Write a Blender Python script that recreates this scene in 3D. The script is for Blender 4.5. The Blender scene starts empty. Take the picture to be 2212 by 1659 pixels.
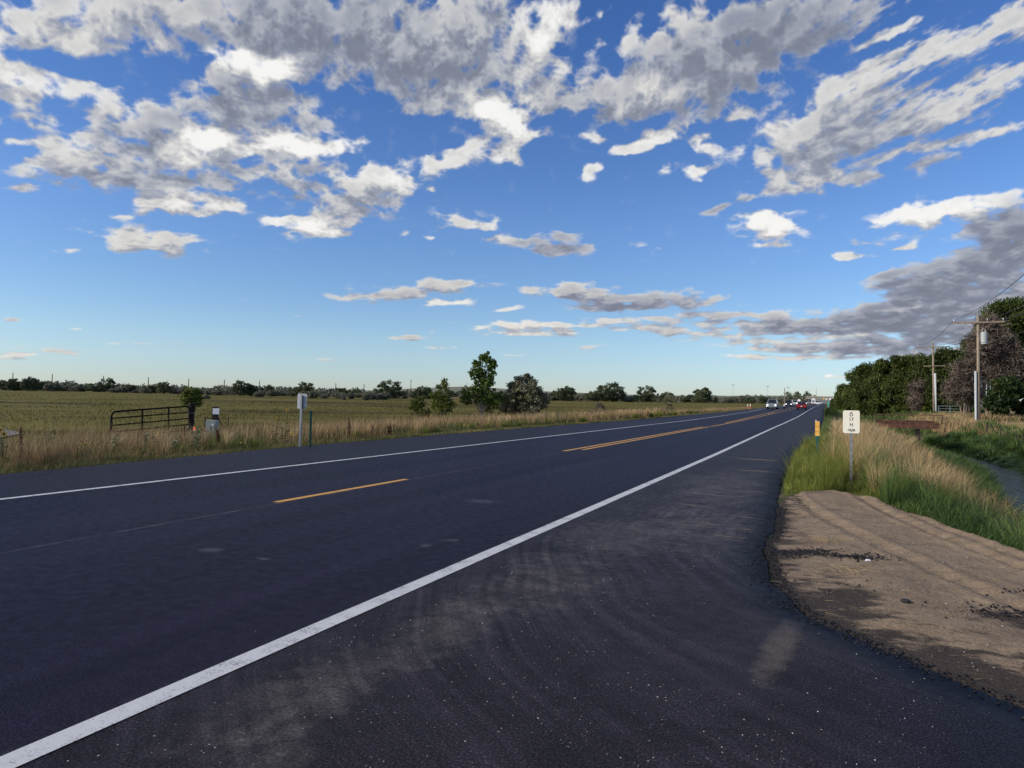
import bpy, math, random
import numpy as np
from mathutils import Matrix, Vector
R_ = math.radians
scene = bpy.context.scene
COL = scene.collection

# ------------------------------------------------------------------ camera
H_EYE = 1.6
def _cam_axes(yaw, pitch, roll):
    y, p, r = map(math.radians, (yaw, pitch, roll))
    f = np.array([-math.sin(y)*math.cos(p), math.cos(y)*math.cos(p), math.sin(p)])
    right = np.array([math.cos(y), math.sin(y), 0.0]); up = np.cross(right, f)
    return math.cos(r)*right+math.sin(r)*up, -math.sin(r)*right+math.cos(r)*up, f
_r, _u, _f = _cam_axes(24.29, 1.1, 1.1)
cam_data = bpy.data.cameras.new('camera'); cam = bpy.data.objects.new('camera', cam_data); COL.objects.link(cam)
cam.matrix_world = Matrix(((_r[0], _u[0], -_f[0], 0), (_r[1], _u[1], -_f[1], 0), (_r[2], _u[2], -_f[2], H_EYE), (0, 0, 0, 1)))
cam_data.sensor_width = 36; cam_data.lens = 36*1534/2212.
cam_data.clip_start = .05; cam_data.clip_end = 9000
scene.camera = cam
scene.view_settings.view_transform = 'Standard'; scene.view_settings.look = 'None'
scene.view_settings.exposure = 0.0; scene.view_settings.gamma = 1
scene.cycles.max_bounces = 5; scene.cycles.diffuse_bounces = 3; scene.cycles.transparent_max_bounces = 8
scene.cycles.sample_clamp_indirect = 4

# ------------------------------------------------------------------ sun and sky
SUN_AZ, SUN_EL = -128.0, 27.0       # degrees clockwise from +Y: behind the camera, to its left
sd = bpy.data.lights.new('sun', 'SUN'); sd.energy = 4.2; sd.angle = R_(11); sd.color = (1, .9, .76)
so = bpy.data.objects.new('sun', sd); COL.objects.link(so)
_s = Vector((math.sin(R_(SUN_AZ))*math.cos(R_(SUN_EL)), math.cos(R_(SUN_AZ))*math.cos(R_(SUN_EL)), math.sin(R_(SUN_EL))))
so.rotation_euler = _s.to_track_quat('Z', 'Y').to_euler()

def _hash(ix,iy,seed):
    h=(ix*np.uint32(374761393)+iy*np.uint32(668265263)+np.uint32(seed*974711+13))
    h=(h^(h>>np.uint32(13)))*np.uint32(1274126177)
    h=h^(h>>np.uint32(16))
    return h
def perlin(x,y,seed=0):
    x0=np.floor(x);y0=np.floor(y);fx=(x-x0).astype(np.float32);fy=(y-y0).astype(np.float32)
    ix=x0.astype(np.int32).astype(np.uint32);iy=y0.astype(np.int32).astype(np.uint32)
    u=fx*fx*fx*(fx*(fx*6-15)+10);v=fy*fy*fy*(fy*(fy*6-15)+10)
    def g(dx,dy):
        a=_hash(ix+np.uint32(dx),iy+np.uint32(dy),seed).astype(np.float32)*np.float32(2*math.pi/4294967296.)
        return np.cos(a)*(fx-dx)+np.sin(a)*(fy-dy)
    a=g(0,0);b=g(1,0);c=g(0,1);d=g(1,1)
    return (a+(b-a)*u)*(1-v)+(c+(d-c)*u)*v
def fbm(x,y,o=6,seed=0,gain=.5,lac=2.03,billow=False):
    s=0;a=1.;t=0
    for i in range(o):
        n=perlin(x,y,seed+i)
        if billow: n=np.abs(n)*2-.45
        s=s+a*n;t+=a;a*=gain;x=x*lac+11.3;y=y*lac+5.7
    return s/t*1.6
CLOUDS=[ # az, el, ru, rv, rot, amp, dark
(-56.9,23.7,6.36,1.17,14,0.9,0.2),(-59.2,21.7,2.36,0.65,15,0.7,0.1),(-51.8,25.7,6.69,1.21,12,0.9,0.3),(-41.9,26.8,9.01,2.58,8,0.95,0.75),(-36.2,25.6,6.44,2.14,-3,0.95,0.7),
(-44.4,22.1,3.69,1.21,8,0.85,0.6),(-31.0,26.3,4.47,2.27,4,0.85,0.5),(-30.2,23.5,3.36,1.58,3,0.8,0.45),(-44.5,23.8,2.54,0.76,13,1.2,-2.2),(-49.5,17.9,6.17,1.86,4,0.95,0.6),
(-54.0,19.1,1.79,0.98,21,0.7,-0.1),(-55.8,15.8,2.22,1.17,10,0.9,0.15),(-44.4,20.6,4.93,0.95,-2,0.8,0.7),(-41.6,18.0,3.45,1.23,6,1.15,-0.6),(-47.9,17.8,2.24,0.93,8,1.1,-1.8),
(-50.9,15.1,5.72,0.75,4,0.95,0.7),(-38.1,18.7,2.16,0.65,19,0.6,0.0),(-55.9,20.0,1.96,0.45,12,0.6,0.0),(-26.6,27.7,3.84,3.5,55,0.85,0.4),(-21.7,27.5,1.28,3.38,-20,0.9,-0.3),
(-21.3,25.6,1.88,0.77,0,0.5,0.0),(-26.1,22.1,2.46,1.31,-12,1.25,-0.8),(-23.0,20.9,1.32,0.46,1,0.8,0.0),(-28.6,18.7,2.98,0.88,19,0.95,0.1),(-24.9,19.5,1.13,1.01,1,0.7,-0.3),
(-36.6,15.3,3.99,1.42,25,1.0,0.35),(-39.7,12.8,2.19,0.75,14,1.0,-0.5),(-42.5,13.3,1.36,0.4,5,0.95,-0.2),(-41.2,15.8,2.07,0.8,6,0.6,0.8),(-34.5,16.5,2.2,0.81,13,0.9,-0.3),
(-51.2,13.4,2.24,0.83,2,1.1,-0.1),(-46.8,14.0,1.91,0.59,-2,1.0,0.0),(-52.0,10.6,3.39,0.71,2,1.0,0.15),(-52.6,11.3,0.88,0.25,7,0.5,0.0),(-56.7,9.4,0.81,0.21,7,0.5,0.2),
(-53.2,12.3,0.87,0.37,8,0.6,0.0),(-32.0,12.3,0.52,0.14,3,0.6,0.0),(-30.4,16.2,0.52,0.21,3,0.7,0.0),(-33.7,12.6,0.73,0.18,3,0.55,0.0),(-19.6,17.5,0.75,0.34,0,0.6,0.0),
(-17.7,17.7,0.74,0.27,-1,0.6,0.0),(-48.1,13.0,0.95,0.26,7,0.45,0.0),(-29.6,14.1,2.23,0.78,2,0.75,0.2),(-27.4,13.9,1.5,0.5,2,0.5,0.0),(-21.0,12.2,2.8,0.72,-3,0.85,0.9),
(-25.1,12.7,1.31,0.32,-6,0.8,0.1),(-27.3,11.5,0.37,0.14,2,0.5,0.0),(-33.9,8.1,4.75,0.54,7,1.0,0.45),(-29.5,8.7,2.23,0.47,2,0.9,0.3),(-29.7,7.4,2.23,0.29,2,0.7,-0.1),
(-19.1,8.5,4.09,0.55,-3,1.0,0.4),(-13.5,8.0,5.06,0.65,-2,1.0,0.6),(-16.4,7.3,2.94,0.37,0,0.8,0.7),(-23.5,5.6,4.11,0.56,1,0.8,0.05),(-24.1,7.0,1.12,0.18,1,0.7,0.0),
(-20.5,5.5,1.49,0.37,1,0.7,0.1),(-32.6,4.5,1.39,0.22,-3,0.8,0.4),(-29.8,3.8,1.41,0.15,1,0.6,0.2),(-30.9,4.9,0.66,0.18,2,0.5,0.2),(-39.2,2.7,1.75,0.18,-3,0.45,0.5),
(-41.0,6.1,0.41,0.14,3,0.5,0.0),(-3.4,26.9,7.29,2.05,6,0.95,0.8),(-9.5,25.7,5.88,2.09,22,1.0,0.7),(-16.4,23.7,4.78,1.33,2,1.0,0.45),(-21.8,23.0,2.07,0.77,-4,0.95,0.45),
(-13.8,23.1,2.15,0.77,6,0.9,-0.6),(-5.4,24.4,4.71,1.44,20,0.95,0.75),(-12.3,22.7,4.26,0.96,5,0.8,0.6),(-11.3,27.3,2.15,2.04,-5,0.6,0.1),(-16.1,27.0,1.78,0.68,14,0.7,0.2),
(3.2,24.7,2.73,0.37,3,0.8,0.0),(-8.1,21.1,3.04,0.58,9,0.5,0.6),(-18.7,29.2,2.24,0.4,-2,0.5,0.0),(7.4,23.5,3.27,1.18,18,0.9,0.2),(10.6,24.4,1.85,1.42,19,0.9,0.3),
(2.0,21.9,3.73,1.39,13,0.9,0.3),(-1.7,19.1,3.41,1.93,12,0.95,0.45),(-3.6,18.3,1.98,2.22,-5,0.6,0.0),(3.8,19.5,4.51,1.23,10,0.9,0.4),(6.9,19.7,2.4,0.65,6,0.9,0.0),
(9.9,20.8,2.18,0.87,16,0.8,0.2),(10.1,18.3,2.74,0.52,5,0.9,0.1),(-1.7,16.4,3.14,0.72,7,0.8,0.2),(2.1,16.0,1.79,0.51,2,0.9,0.7),(6.1,16.7,1.37,0.49,3,0.8,0.8),
(5.3,17.6,3.6,0.43,7,0.7,0.1),(-2.3,15.5,1.62,0.39,-5,0.7,0.0),(-13.9,19.6,1.97,0.47,9,1.1,-0.1),(-17.8,20.1,1.47,0.53,6,0.6,0.0),(-12.3,20.4,1.78,0.46,6,0.5,0.2),
(-8.9,18.9,1.94,0.42,-8,0.8,0.0),(-9.4,17.6,1.32,0.27,4,0.85,-0.1),(-12.3,17.6,1.08,0.54,-3,0.5,0.2),(-18.3,17.7,1.3,0.68,-1,0.5,0.1),(-7.1,14.8,2.01,0.41,17,0.75,0.9),
(-4.2,13.0,2.06,0.9,-7,1.2,-0.5),(-4.4,12.2,0.83,0.24,-3,0.6,0.2),(5.6,13.0,2.5,0.82,7,1.05,-0.3),(8.9,13.4,1.94,0.61,7,1.0,-0.2),(-13.6,12.0,1.09,0.42,-1,0.4,0.1),
(10.9,11.5,2.95,1.5,18,1.0,0.8),(9.1,9.6,3.87,1.48,16,1.0,0.75),(5.9,7.6,4.16,0.96,13,1.0,0.75),(9.9,6.7,5.09,1.84,9,1.0,0.75),(4.5,9.0,1.71,0.65,13,0.8,0.7),
(3.0,6.1,5.0,0.79,4,1.0,0.85),(-2.5,5.7,5.15,0.55,2,0.95,0.6),(-7.9,6.4,5.16,0.43,1,0.95,0.45),(-12.8,5.6,3.95,0.36,-3,0.85,0.35),(-16.4,6.3,1.84,0.29,0,0.7,0.1),
(8.1,5.0,4.26,0.75,-2,1.0,0.75),(-3.2,4.3,4.88,0.42,-4,0.8,0.45),(2.5,4.1,3.87,0.6,-1,0.95,0.7),(-5.1,3.5,2.67,0.21,0,0.7,0.2),(-0.6,3.4,3.76,0.24,0,0.75,0.2),
(7.6,3.4,3.23,0.38,-1,0.8,0.2),(4.8,6.6,1.71,0.19,4,0.7,-0.8),(0.6,4.9,2.15,0.24,3,0.7,-0.6),(0.7,10.6,1.61,0.26,-6,0.85,0.0),(3.6,11.2,1.21,0.26,12,0.8,0.1),
(1.5,11.7,1.12,0.25,-15,0.55,0.8),(-59.6,2.1,1.25,0.27,3,0.8,0.1),(-56.3,2.5,2.42,0.22,-1,0.6,0.5),(-56.0,4.0,1.09,0.13,4,0.45,0.2),(-60.2,19.6,1.53,0.9,14,0.9,0.05),
(-58.6,19.3,1.32,0.49,13,0.6,0.1),(-60.1,18.4,1.02,0.75,13,0.8,0.15),(-59.8,16.9,1.53,0.5,12,0.5,0.1),(-58.9,13.3,1.55,0.35,10,0.5,0.1),(-57.2,15.1,1.62,0.87,10,0.6,0.0),
(-59.5,15.8,2.05,0.28,12,0.4,0.0),(-59.9,4.6,0.74,0.12,5,0.5,0.8),(-0.6,2.0,1.88,0.1,0,0.5,0.3),(-0.1,2.1,0.31,0.14,0,0.8,-0.5),(-52.1,3.4,2.93,0.16,3,0.4,0.3),
(-19.0,4.3,2.22,0.19,1,0.4,0.4),(-23.4,3.5,2.62,0.15,1,0.4,0.4)
]
def sst(a,b,x):
    t=np.clip((x-a)/(b-a),0,1);return t*t*(3-2*t)
def clouds(az,el):
    """az (deg, right positive), el (deg) arrays -> r,g,b,alpha"""
    az=az.astype(np.float32);el=el.astype(np.float32)
    def field(az,el,o=8,g=.55):
        # elongation towards the horizon: noise drawn on a cloud deck seen in perspective
        py=16*np.log(np.clip(el,-1,90)+5.);px=az*.42
        w1=fbm(px*.35,py*.35,5,3,gain=.55);w2=fbm(px*.35+9,py*.35+4,5,17,gain=.55)
        k=np.clip((el+2)/24,.12,1)
        wa=az+w1*2.6*k**.5;we=el+w2*1.9*k
        B=np.zeros_like(az);Dk=np.zeros_like(az);W=np.full_like(az,1e-3)
        for (a,e,ru,rv,rot,amp,dark) in CLOUDS:
            c,s=math.cos(math.radians(rot)),math.sin(math.radians(rot))
            dx=wa-a;dy=we-e
            X=(dx*c+dy*s)/ru;Y=(-dx*s+dy*c)/rv
            q=X*X+Y*Y
            g=np.exp(-q*.85)*amp
            B=1-(1-B)*(1-np.clip(g,0,.97)) 
            w=g**1.5;Dk+=w*dark;W+=w
        Dk/=W
        q1=px*1.5;q2=py*1.5
        n=fbm(q1,q2,o,31,gain=g)
        n2=fbm(q1*1.7+w1*.6,q2*1.7+w2*.6,max(o-2,3),57,gain=.5,billow=True)
        # rippled field in the upper right: noise drawn out along the wind
        sm=sst(-6,6,az)*sst(14,19,el)
        r=math.radians(20)
        qx=(az*math.cos(r)+el*math.sin(r))*.42;qy=(-az*math.sin(r)+el*math.cos(r))*1.5
        nb=fbm(qx+w1*.25,qy+w2*.25,o,83,gain=.6)
        n=n*(1-sm)+sm*(nb*1.7-.12)
        n2=n2*(1-.6*sm)
        F=B*1.36-.43+n*.64-n2*.36
        return F,B,Dk,n,n2
    F,B,Dk,n,n2=field(az,el)
    G,_,_,m,m2=field(az,el,4,.42)
    G2,_,_,_,_=field(az-.2,el+1.5*np.clip(el/20,.2,1),4,.42)   # towards the light (up, left)
    al=sst(-.03,.56,F)
    al=al*(.1+.9*sst(.08,.45,B))
    thick=sst(.0,1.05,.4*G+.6*(B*1.15-.2))
    lit=np.clip((G-G2)*1.45,-.55,.8)      # faces that look to the sun
    soft=fbm(az*.09,el*.2,4,101)
    br=.66-.36*thick*(.35+.85*Dk)-.15*Dk+.30*lit*(1-.3*Dk)-.05*m2*(1-Dk*.5)+.14*soft-.05*m-.05*np.clip(n2,-.4,.6)+.10*np.clip(B-.75,0,.25)*(1-Dk)*2
    br=.5*(br+.24+np.sqrt((br-.24)**2+.012))
    br=np.minimum(br,.98)
    low=1-sst(2,18,el)
    # sunlit parts neutral/warm, shaded parts blue grey
    t=sst(.25,.75,br)
    r=br*(.81+.19*t+.03*low);g=br*(.90+.095*t);b=br*(1.15-.17*t-.05*low*t)
    al=al*(.9+.1*thick)
    return r,g,b,al

world = bpy.data.worlds.new('World'); scene.world = world; world.use_nodes = True
_az0, _az1, _el1 = -69.3, 20.7, 40.0
_w, _h = 1800, 800
_A, _E = np.meshgrid(_az0+(np.arange(_w)+.5)/_w*90, (np.arange(_h)+.5)/_h*_el1)
_buf = np.zeros((_h, _w, 4), np.float32)
for _j in range(0, _h, 50):
    _o = clouds(_A[_j:_j+50], _E[_j:_j+50])
    for _k in range(4): _buf[_j:_j+50, :, _k] = _o[_k]
_buf = np.clip(_buf, 0, 4)
cloud_img = bpy.data.images.new('cloud_field', _w, _h, alpha=True, float_buffer=True)
cloud_img.colorspace_settings.name = 'Non-Color'; cloud_img.alpha_mode = 'CHANNEL_PACKED'
cloud_img.pixels.foreach_set(_buf.ravel()); cloud_img.update(); cloud_img.pack()
nt = world.node_tree; nt.nodes.clear()
N = lambda t: nt.nodes.new(t)
def M(op, a, b=None, c=None):
    n = N('ShaderNodeMath'); n.operation = op
    for i, v in enumerate((a, b, c)):
        if v is None: continue
        if isinstance(v, (int, float)): n.inputs[i].default_value = v
        else: nt.links.new(v, n.inputs[i])
    return n.outputs[0]
tc = N('ShaderNodeTexCoord'); sx = N('ShaderNodeSeparateXYZ'); nt.links.new(tc.outputs['Generated'], sx.inputs[0])
X, Y, Z = sx.outputs
az = M('MULTIPLY', M('ARCTAN2', X, Y), 180/math.pi)
el = M('MULTIPLY', M('ARCSINE', Z), 180/math.pi)
cx = N('ShaderNodeCombineXYZ')
nt.links.new(M('DIVIDE', M('SUBTRACT', az, _az0), 90.0), cx.inputs[0]); nt.links.new(M('DIVIDE', M('MAXIMUM', el, 0.03), _el1), cx.inputs[1])
im = N('ShaderNodeTexImage'); im.image = cloud_img; im.extension = 'MIRROR'; im.interpolation = 'Cubic'
nt.links.new(cx.outputs[0], im.inputs[0])
sk = N('ShaderNodeTexSky'); sk.sky_type = 'NISHITA'; sk.sun_disc = False
sk.sun_elevation = R_(SUN_EL); sk.sun_rotation = R_(SUN_AZ); sk.altitude = 1500; sk.air_density = 1.0; sk.dust_density = .6; sk.ozone_density = 2.5
hs = N('ShaderNodeHueSaturation'); hs.inputs['Saturation'].default_value = 1.15; hs.inputs['Hue'].default_value = .5; hs.inputs['Value'].default_value = 1.0
nt.links.new(sk.outputs[0], hs.inputs['Color'])
gm = N('ShaderNodeGamma'); gm.inputs[1].default_value = 1.0; nt.links.new(hs.outputs[0], gm.inputs[0])
tint = N('ShaderNodeMix'); tint.data_type = 'RGBA'; tint.blend_type = 'MULTIPLY'; tint.inputs[0].default_value = 1
nt.links.new(gm.outputs[0], tint.inputs[6])
tr_ = N('ShaderNodeValToRGB'); nt.links.new(M('DIVIDE', el, 45.0), tr_.inputs[0]); _e = tr_.color_ramp.elements
for _i, (_p, _c) in enumerate(((0, (.45,.49,.61,1)), (.1, (.62,.62,.65,1)), (.3, (.68,.67,.76,1)), (.62, (.52,.58,.76,1)))):
    if _i > 1: _e.new(_p)
    _e[_i].position = _p; _e[_i].color = _c
tint.clamp_result = False
_vs = N('ShaderNodeVectorMath'); _vs.operation = 'SCALE'; _vs.inputs['Scale'].default_value = 2.0; nt.links.new(tr_.outputs[0], _vs.inputs[0])
nt.links.new(_vs.outputs[0], tint.inputs[7])
BG = .1
vm = N('ShaderNodeVectorMath'); vm.operation = 'SCALE'; nt.links.new(im.outputs['Color'], vm.inputs[0]); vm.inputs['Scale'].default_value = .94/BG
mx = N('ShaderNodeMix'); mx.data_type = 'RGBA'
nt.links.new(im.outputs['Alpha'], mx.inputs[0]); nt.links.new(tint.outputs[2], mx.inputs[6]); nt.links.new(vm.outputs[0], mx.inputs[7])
bg = N('ShaderNodeBackground'); bg.inputs[1].default_value = BG; nt.links.new(mx.outputs[2], bg.inputs[0])
wo = N('ShaderNodeOutputWorld'); nt.links.new(bg.outputs[0], wo.inputs[0])
world.cycles.sampling_method = 'MANUAL'; world.cycles.sample_map_resolution = 1024
# ------------------------------------------------------------------ helpers
rng = np.random.default_rng(7)
def sstep(a, b, x):
    t = np.clip((x-a)/(b-a), 0, 1); return t*t*(3-2*t)
def tag(o, label=None, cat=None, group=None, kind=None):
    if label: o['label'] = label
    if cat: o['category'] = cat
    if group: o['group'] = group
    if kind: o['kind'] = kind
    return o
def empty(name, loc, label, cat, group=None, rz=0):
    o = bpy.data.objects.new(name, None); COL.objects.link(o); o.location = loc; o.rotation_euler = (0, 0, rz)
    o.empty_display_size = .2
    return tag(o, label, cat, group)
def link_mesh(name, me, mat, parent=None):
    o = bpy.data.objects.new(name, me); COL.objects.link(o)
    if mat: me.materials.append(mat)
    if parent: o.parent = parent
    return o
def np_mesh(name, V, quads=None, tris=None, mat=None, parent=None, tint=None, smooth=False):
    me = bpy.data.meshes.new(name)
    V = np.asarray(V, np.float32); nq = 0 if quads is None else len(quads); ntr = 0 if tris is None else len(tris)
    me.vertices.add(len(V)); me.vertices.foreach_set('co', V.ravel())
    li = []
    if nq: li.append(np.asarray(quads, np.int32).ravel())
    if ntr: li.append(np.asarray(tris, np.int32).ravel())
    li = np.concatenate(li); me.loops.add(len(li)); me.loops.foreach_set('vertex_index', li)
    me.polygons.add(nq+ntr)
    ls = np.concatenate([np.arange(nq)*4, nq*4+np.arange(ntr)*3]).astype(np.int32)
    me.polygons.foreach_set('loop_start', ls)
    if smooth: me.polygons.foreach_set('use_smooth', np.ones(nq+ntr, bool))
    me.update(calc_edges=True)
    if tint is not None:
        a = me.attributes.new('tint', 'FLOAT', 'POINT'); a.data.foreach_set('value', np.asarray(tint, np.float32))
    return link_mesh(name, me, mat, parent)
class MB:
    """collects boxes, tubes and sheets; build() links them as one mesh"""
    def __init__(s): s.v = []; s.f = []
    def add(s, v, f):
        n = len(s.v); s.v += [tuple(p) for p in v]; s.f += [tuple(i+n for i in q) for q in f]; return s
    def box(s, c, d, rz=0, tp=1.0):
        x, y, z = d[0]/2, d[1]/2, d[2]/2; ca, sa = math.cos(rz), math.sin(rz); v = []
        for k, zz in ((1, -z), (tp, z)):
            for px, py in ((-x, -y), (x, -y), (x, y), (-x, y)):
                px *= k; py *= k; v.append((c[0]+px*ca-py*sa, c[1]+px*sa+py*ca, c[2]+zz))
        return s.add(v, [(0, 3, 2, 1), (4, 5, 6, 7), (0, 1, 5, 4), (1, 2, 6, 5), (2, 3, 7, 6), (3, 0, 4, 7)])
    def tube(s, pts, rad, n=8, cap=True):
        pts = [Vector(p) for p in pts]; rad = rad if isinstance(rad, (list, tuple)) else [rad]*len(pts); v = []; f = []
        for i, p in enumerate(pts):
            d = (pts[min(i+1, len(pts)-1)]-pts[max(i-1, 0)]).normalized()
            a = d.orthogonal().normalized() if i == 0 else (a-d*a.dot(d)).normalized()
            b = d.cross(a)
            for k in range(n):
                t = 2*math.pi*k/n; v.append(p+(a*math.cos(t)+b*math.sin(t))*rad[i])
        for i in range(len(pts)-1):
            for k in range(n):
                k2 = (k+1) % n; f.append((i*n+k, i*n+k2, (i+1)*n+k2, (i+1)*n+k))
        if cap: f.append(tuple(range(n-1, -1, -1))); f.append(tuple((len(pts)-1)*n+k for k in range(n)))
        return s.add(v, f)
    def prism(s, prof, d, org=(0, 0, 0), ux=(1, 0, 0), uz=(0, 0, 1), un=(0, 1, 0)):
        """a 2D outline (ux, uz) given thickness d along un"""
        ux, uz, un, org = Vector(ux), Vector(uz), Vector(un), Vector(org); n = len(prof)
        v = [org+ux*a+uz*b-un*d/2 for a, b in prof]+[org+ux*a+uz*b+un*d/2 for a, b in prof]
        return s.add(v, [tuple(range(n)), tuple(range(2*n-1, n-1, -1))]+[(i, i+n, (i+1) % n+n, (i+1) % n) for i in range(n)])
    def build(s, name, mat, parent=None, smooth=False, bevel=0):
        me = bpy.data.meshes.new(name); me.from_pydata(s.v, [], s.f); me.update()
        o = link_mesh(name, me, mat, parent)
        if smooth:
            me.polygons.foreach_set('use_smooth', np.ones(len(me.polygons), bool))
        if bevel:
            b = o.modifiers.new('bevel', 'BEVEL'); b.width = bevel; b.segments = 2; b.limit_method = 'ANGLE'
        return o
# ------------------------------------------------------------------ materials
def new_mat(name):
    m = bpy.data.materials.new(name); m.use_nodes = True; t = m.node_tree
    return m, t, t.nodes['Principled BSDF']
class G:
    """small node-graph writer"""
    def __init__(s, t): s.t = t
    def n(s, ty, **k):
        o = s.t.nodes.new('ShaderNode'+ty)
        for a, b in k.items(): setattr(o, a, b)
        return o
    def l(s, a, b): s.t.links.new(a, b)
    def m(s, op, a, b=None, c=None, clamp=False):
        o = s.n('Math', operation=op); o.use_clamp = clamp
        for i, v in enumerate((a, b, c)):
            if v is None: continue
            if isinstance(v, (int, float)): o.inputs[i].default_value = v
            else: s.l(v, o.inputs[i])
        return o.outputs[0]
    def obj(s, scale=(1, 1, 1), rot=(0, 0, 0), loc=(0, 0, 0)):
        tc = s.n('TexCoord'); mp = s.n('Mapping'); mp.inputs['Scale'].default_value = scale; mp.inputs['Rotation'].default_value = rot
        mp.inputs['Location'].default_value = loc
        s.l(tc.outputs['Object'], mp.inputs[0]); return mp.outputs[0]
    def objt(s, sx, sy, rot):
        tc = s.n('TexCoord'); mp = s.n('Mapping', vector_type='TEXTURE'); mp.inputs['Scale'].default_value = (1/sx, 1/sy, 1); mp.inputs['Rotation'].default_value = (0, 0, rot)
        s.l(tc.outputs['Object'], mp.inputs[0]); return mp.outputs[0]
    def noise(s, vec, sc, det=4, rough=.55, dist=0):
        o = s.n('TexNoise'); o.inputs['Scale'].default_value = sc; o.inputs['Detail'].default_value = det; o.inputs['Roughness'].default_value = rough
        o.inputs['Distortion'].default_value = dist
        if vec is not None: s.l(vec, o.inputs['Vector'])
        return o.outputs['Fac']
    def ramp(s, fac, stops):
        o = s.n('ValToRGB'); e = o.color_ramp.elements
        while len(e) < len(stops): e.new(.5)
        for i, (p, c) in enumerate(stops):
            e[i].position = p; e[i].color = (c[0], c[1], c[2], 1) if not isinstance(c, (int, float)) else (c, c, c, 1)
        s.l(fac, o.inputs[0]); return o.outputs[0]
    def mix(s, fac, a, b, blend='MIX'):
        o = s.n('Mix', data_type='RGBA', blend_type=blend)
        for i, v in ((0, fac), (6, a), (7, b)):
            if isinstance(v, (int, float)): o.inputs[i].default_value = v if i == 0 else (v, v, v, 1)
            elif isinstance(v, tuple): o.inputs[i].default_value = v+(1,)
            else: s.l(v, o.inputs[i])
        return o.outputs[2]
    def bump(s, h, strength=.3, dist=.01):
        o = s.n('Bump'); o.inputs['Strength'].default_value = strength; o.inputs['Distance'].default_value = dist
        s.l(h, o.inputs['Height']); return o.outputs[0]
def simple(name, c, rough=.6, metal=0, var=.25, sc=8, bump=0, spec=.5, emit=0, c2=None, stretch=(1, 1, 1)):
    m, t, p = new_mat(name); g = G(t); v = g.obj(stretch); nz = g.noise(v, sc, 5, .6)
    lo = tuple(x*(1-var) for x in c); hi = c2 or tuple(min(1, x*(1+var)) for x in c)
    col = g.ramp(nz, [(.3, lo), (.7, hi)]); g.l(col, p.inputs['Base Color'])
    p.inputs['Roughness'].default_value = rough; p.inputs['Metallic'].default_value = metal; p.inputs['Specular IOR Level'].default_value = spec
    if bump: g.l(g.bump(g.noise(v, sc*3, 5), bump, .01), p.inputs['Normal'])
    if emit: g.l(col, p.inputs['Emission Color']); p.inputs['Emission Strength'].default_value = emit
    return m
def leafmat(name, stops, trans=.25, rough=.6, spec=.25):
    """foliage: the colour runs over a per-leaf number"""
    m, t, p = new_mat(name); g = G(t); a = g.n('Attribute'); a.attribute_name = 'tint'
    col = g.ramp(a.outputs['Fac'], stops); g.l(col, p.inputs['Base Color']); p.inputs['Roughness'].default_value = rough
    p.inputs['Specular IOR Level'].default_value = spec
    if trans:
        tr = g.n('BsdfTranslucent'); g.l(col, tr.inputs[0]); ms = g.n('MixShader'); ms.inputs[0].default_value = trans
        g.l(p.outputs[0], ms.inputs[1]); g.l(tr.outputs[0], ms.inputs[2]); g.l(ms.outputs[0], t.nodes['Material Output'].inputs[0])
    return m
# ------------------------------------------------------------------ terrain
def zr(y): 
    y = np.asarray(y, float); return np.clip((y-60)*.0035, 0, 1.25)
def left_edge(y): return np.interp(y, [-60, 8, 17, 34, 60, 92, 140, 220, 700], [-13.6, -14.0, -14.75, -14.9, -14.6, -13.9, -13.9, -14.6, -15.5])
def right_edge(y):
    e = np.interp(y, [-40, -2, .5, 2.5, 3.9, 4.61, 4.91, 5.29, 5.83, 6.72, 7.6, 8.68, 9.4, 11.5, 15.7, 24.5, 30, 35, 60, 82, 112, 210, 345, 700],
                  [9, 8, 6.0, 3.1, 1.6, .95, .64, .3, -.17, -.48, -.6, -.73, -.66, -.78, -.95, -1.1, -.95, -.78, -.78, -.81, -1.15, -2.0, -3.0, -5.0])
    return e
def ditch_x(y): return np.interp(y, [-5, 6, 12, 18, 22, 28, 34, 40, 48, 60, 90, 400], [7, 6.4, 4.5, 4.4, 4.8, 5.6, 6.3, 6.0, 4.9, 4.2, 4.0, 3.5])
def height(x, y):
    x = np.asarray(x, float); y = np.asarray(y, float); z0 = zr(y); d = np.hypot(x, y)
    le = left_edge(y); t = le-x
    zf = -.42+.08*perlin(x*.07, y*.07, 5)+1.25*sstep(110, 430, d)+.5*sstep(400, 650, d)*sstep(-200, -500, x)
    wl = sstep(.2, 6.5, t)
    hl = (z0-.04)*(1-wl)+zf*wl
    re = right_edge(y); s = x-ditch_x(y)
    fill = sstep(6.5, 11.5, y)*(1-.6*sstep(60, 110, y))
    zb = .08+.012*np.clip(y-60, 0, 60)*sstep(5, 9, x)+.06*perlin(x*.2, y*.2, 8)+.6*sstep(150, 500, d)
    near = sstep(.95, .0, (-s-1.0)/(ditch_x(y)-1.0-np.maximum(re+1.7, .6)+1e-6))
    hr_l = (z0-.02)*(1-near)+(-1.0)*near
    far = sstep(1.15, 4.2, s)
    hr_r = -1.0*(1-far)+zb*far
    chan = np.where(s < 0, hr_l, hr_r)-.25*sstep(1.3, .6, np.abs(s))
    flat = np.where(s < 0, z0-.02, (z0-.02)*(1-sstep(0, 10, s))+zb*sstep(0, 10, s))
    hr = chan*fill+flat*(1-fill)
    mid = z0-.05
    h = np.where(x < le+.05, hl, np.where(x > re-.05, hr, mid))
    h = h+.02*perlin(x*.9, y*.9, 3)*((x < le-.3) | (x > re+.5))
    return h
def h1(x, y): return float(height(np.array([x]), np.array([y]))[0])
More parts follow.
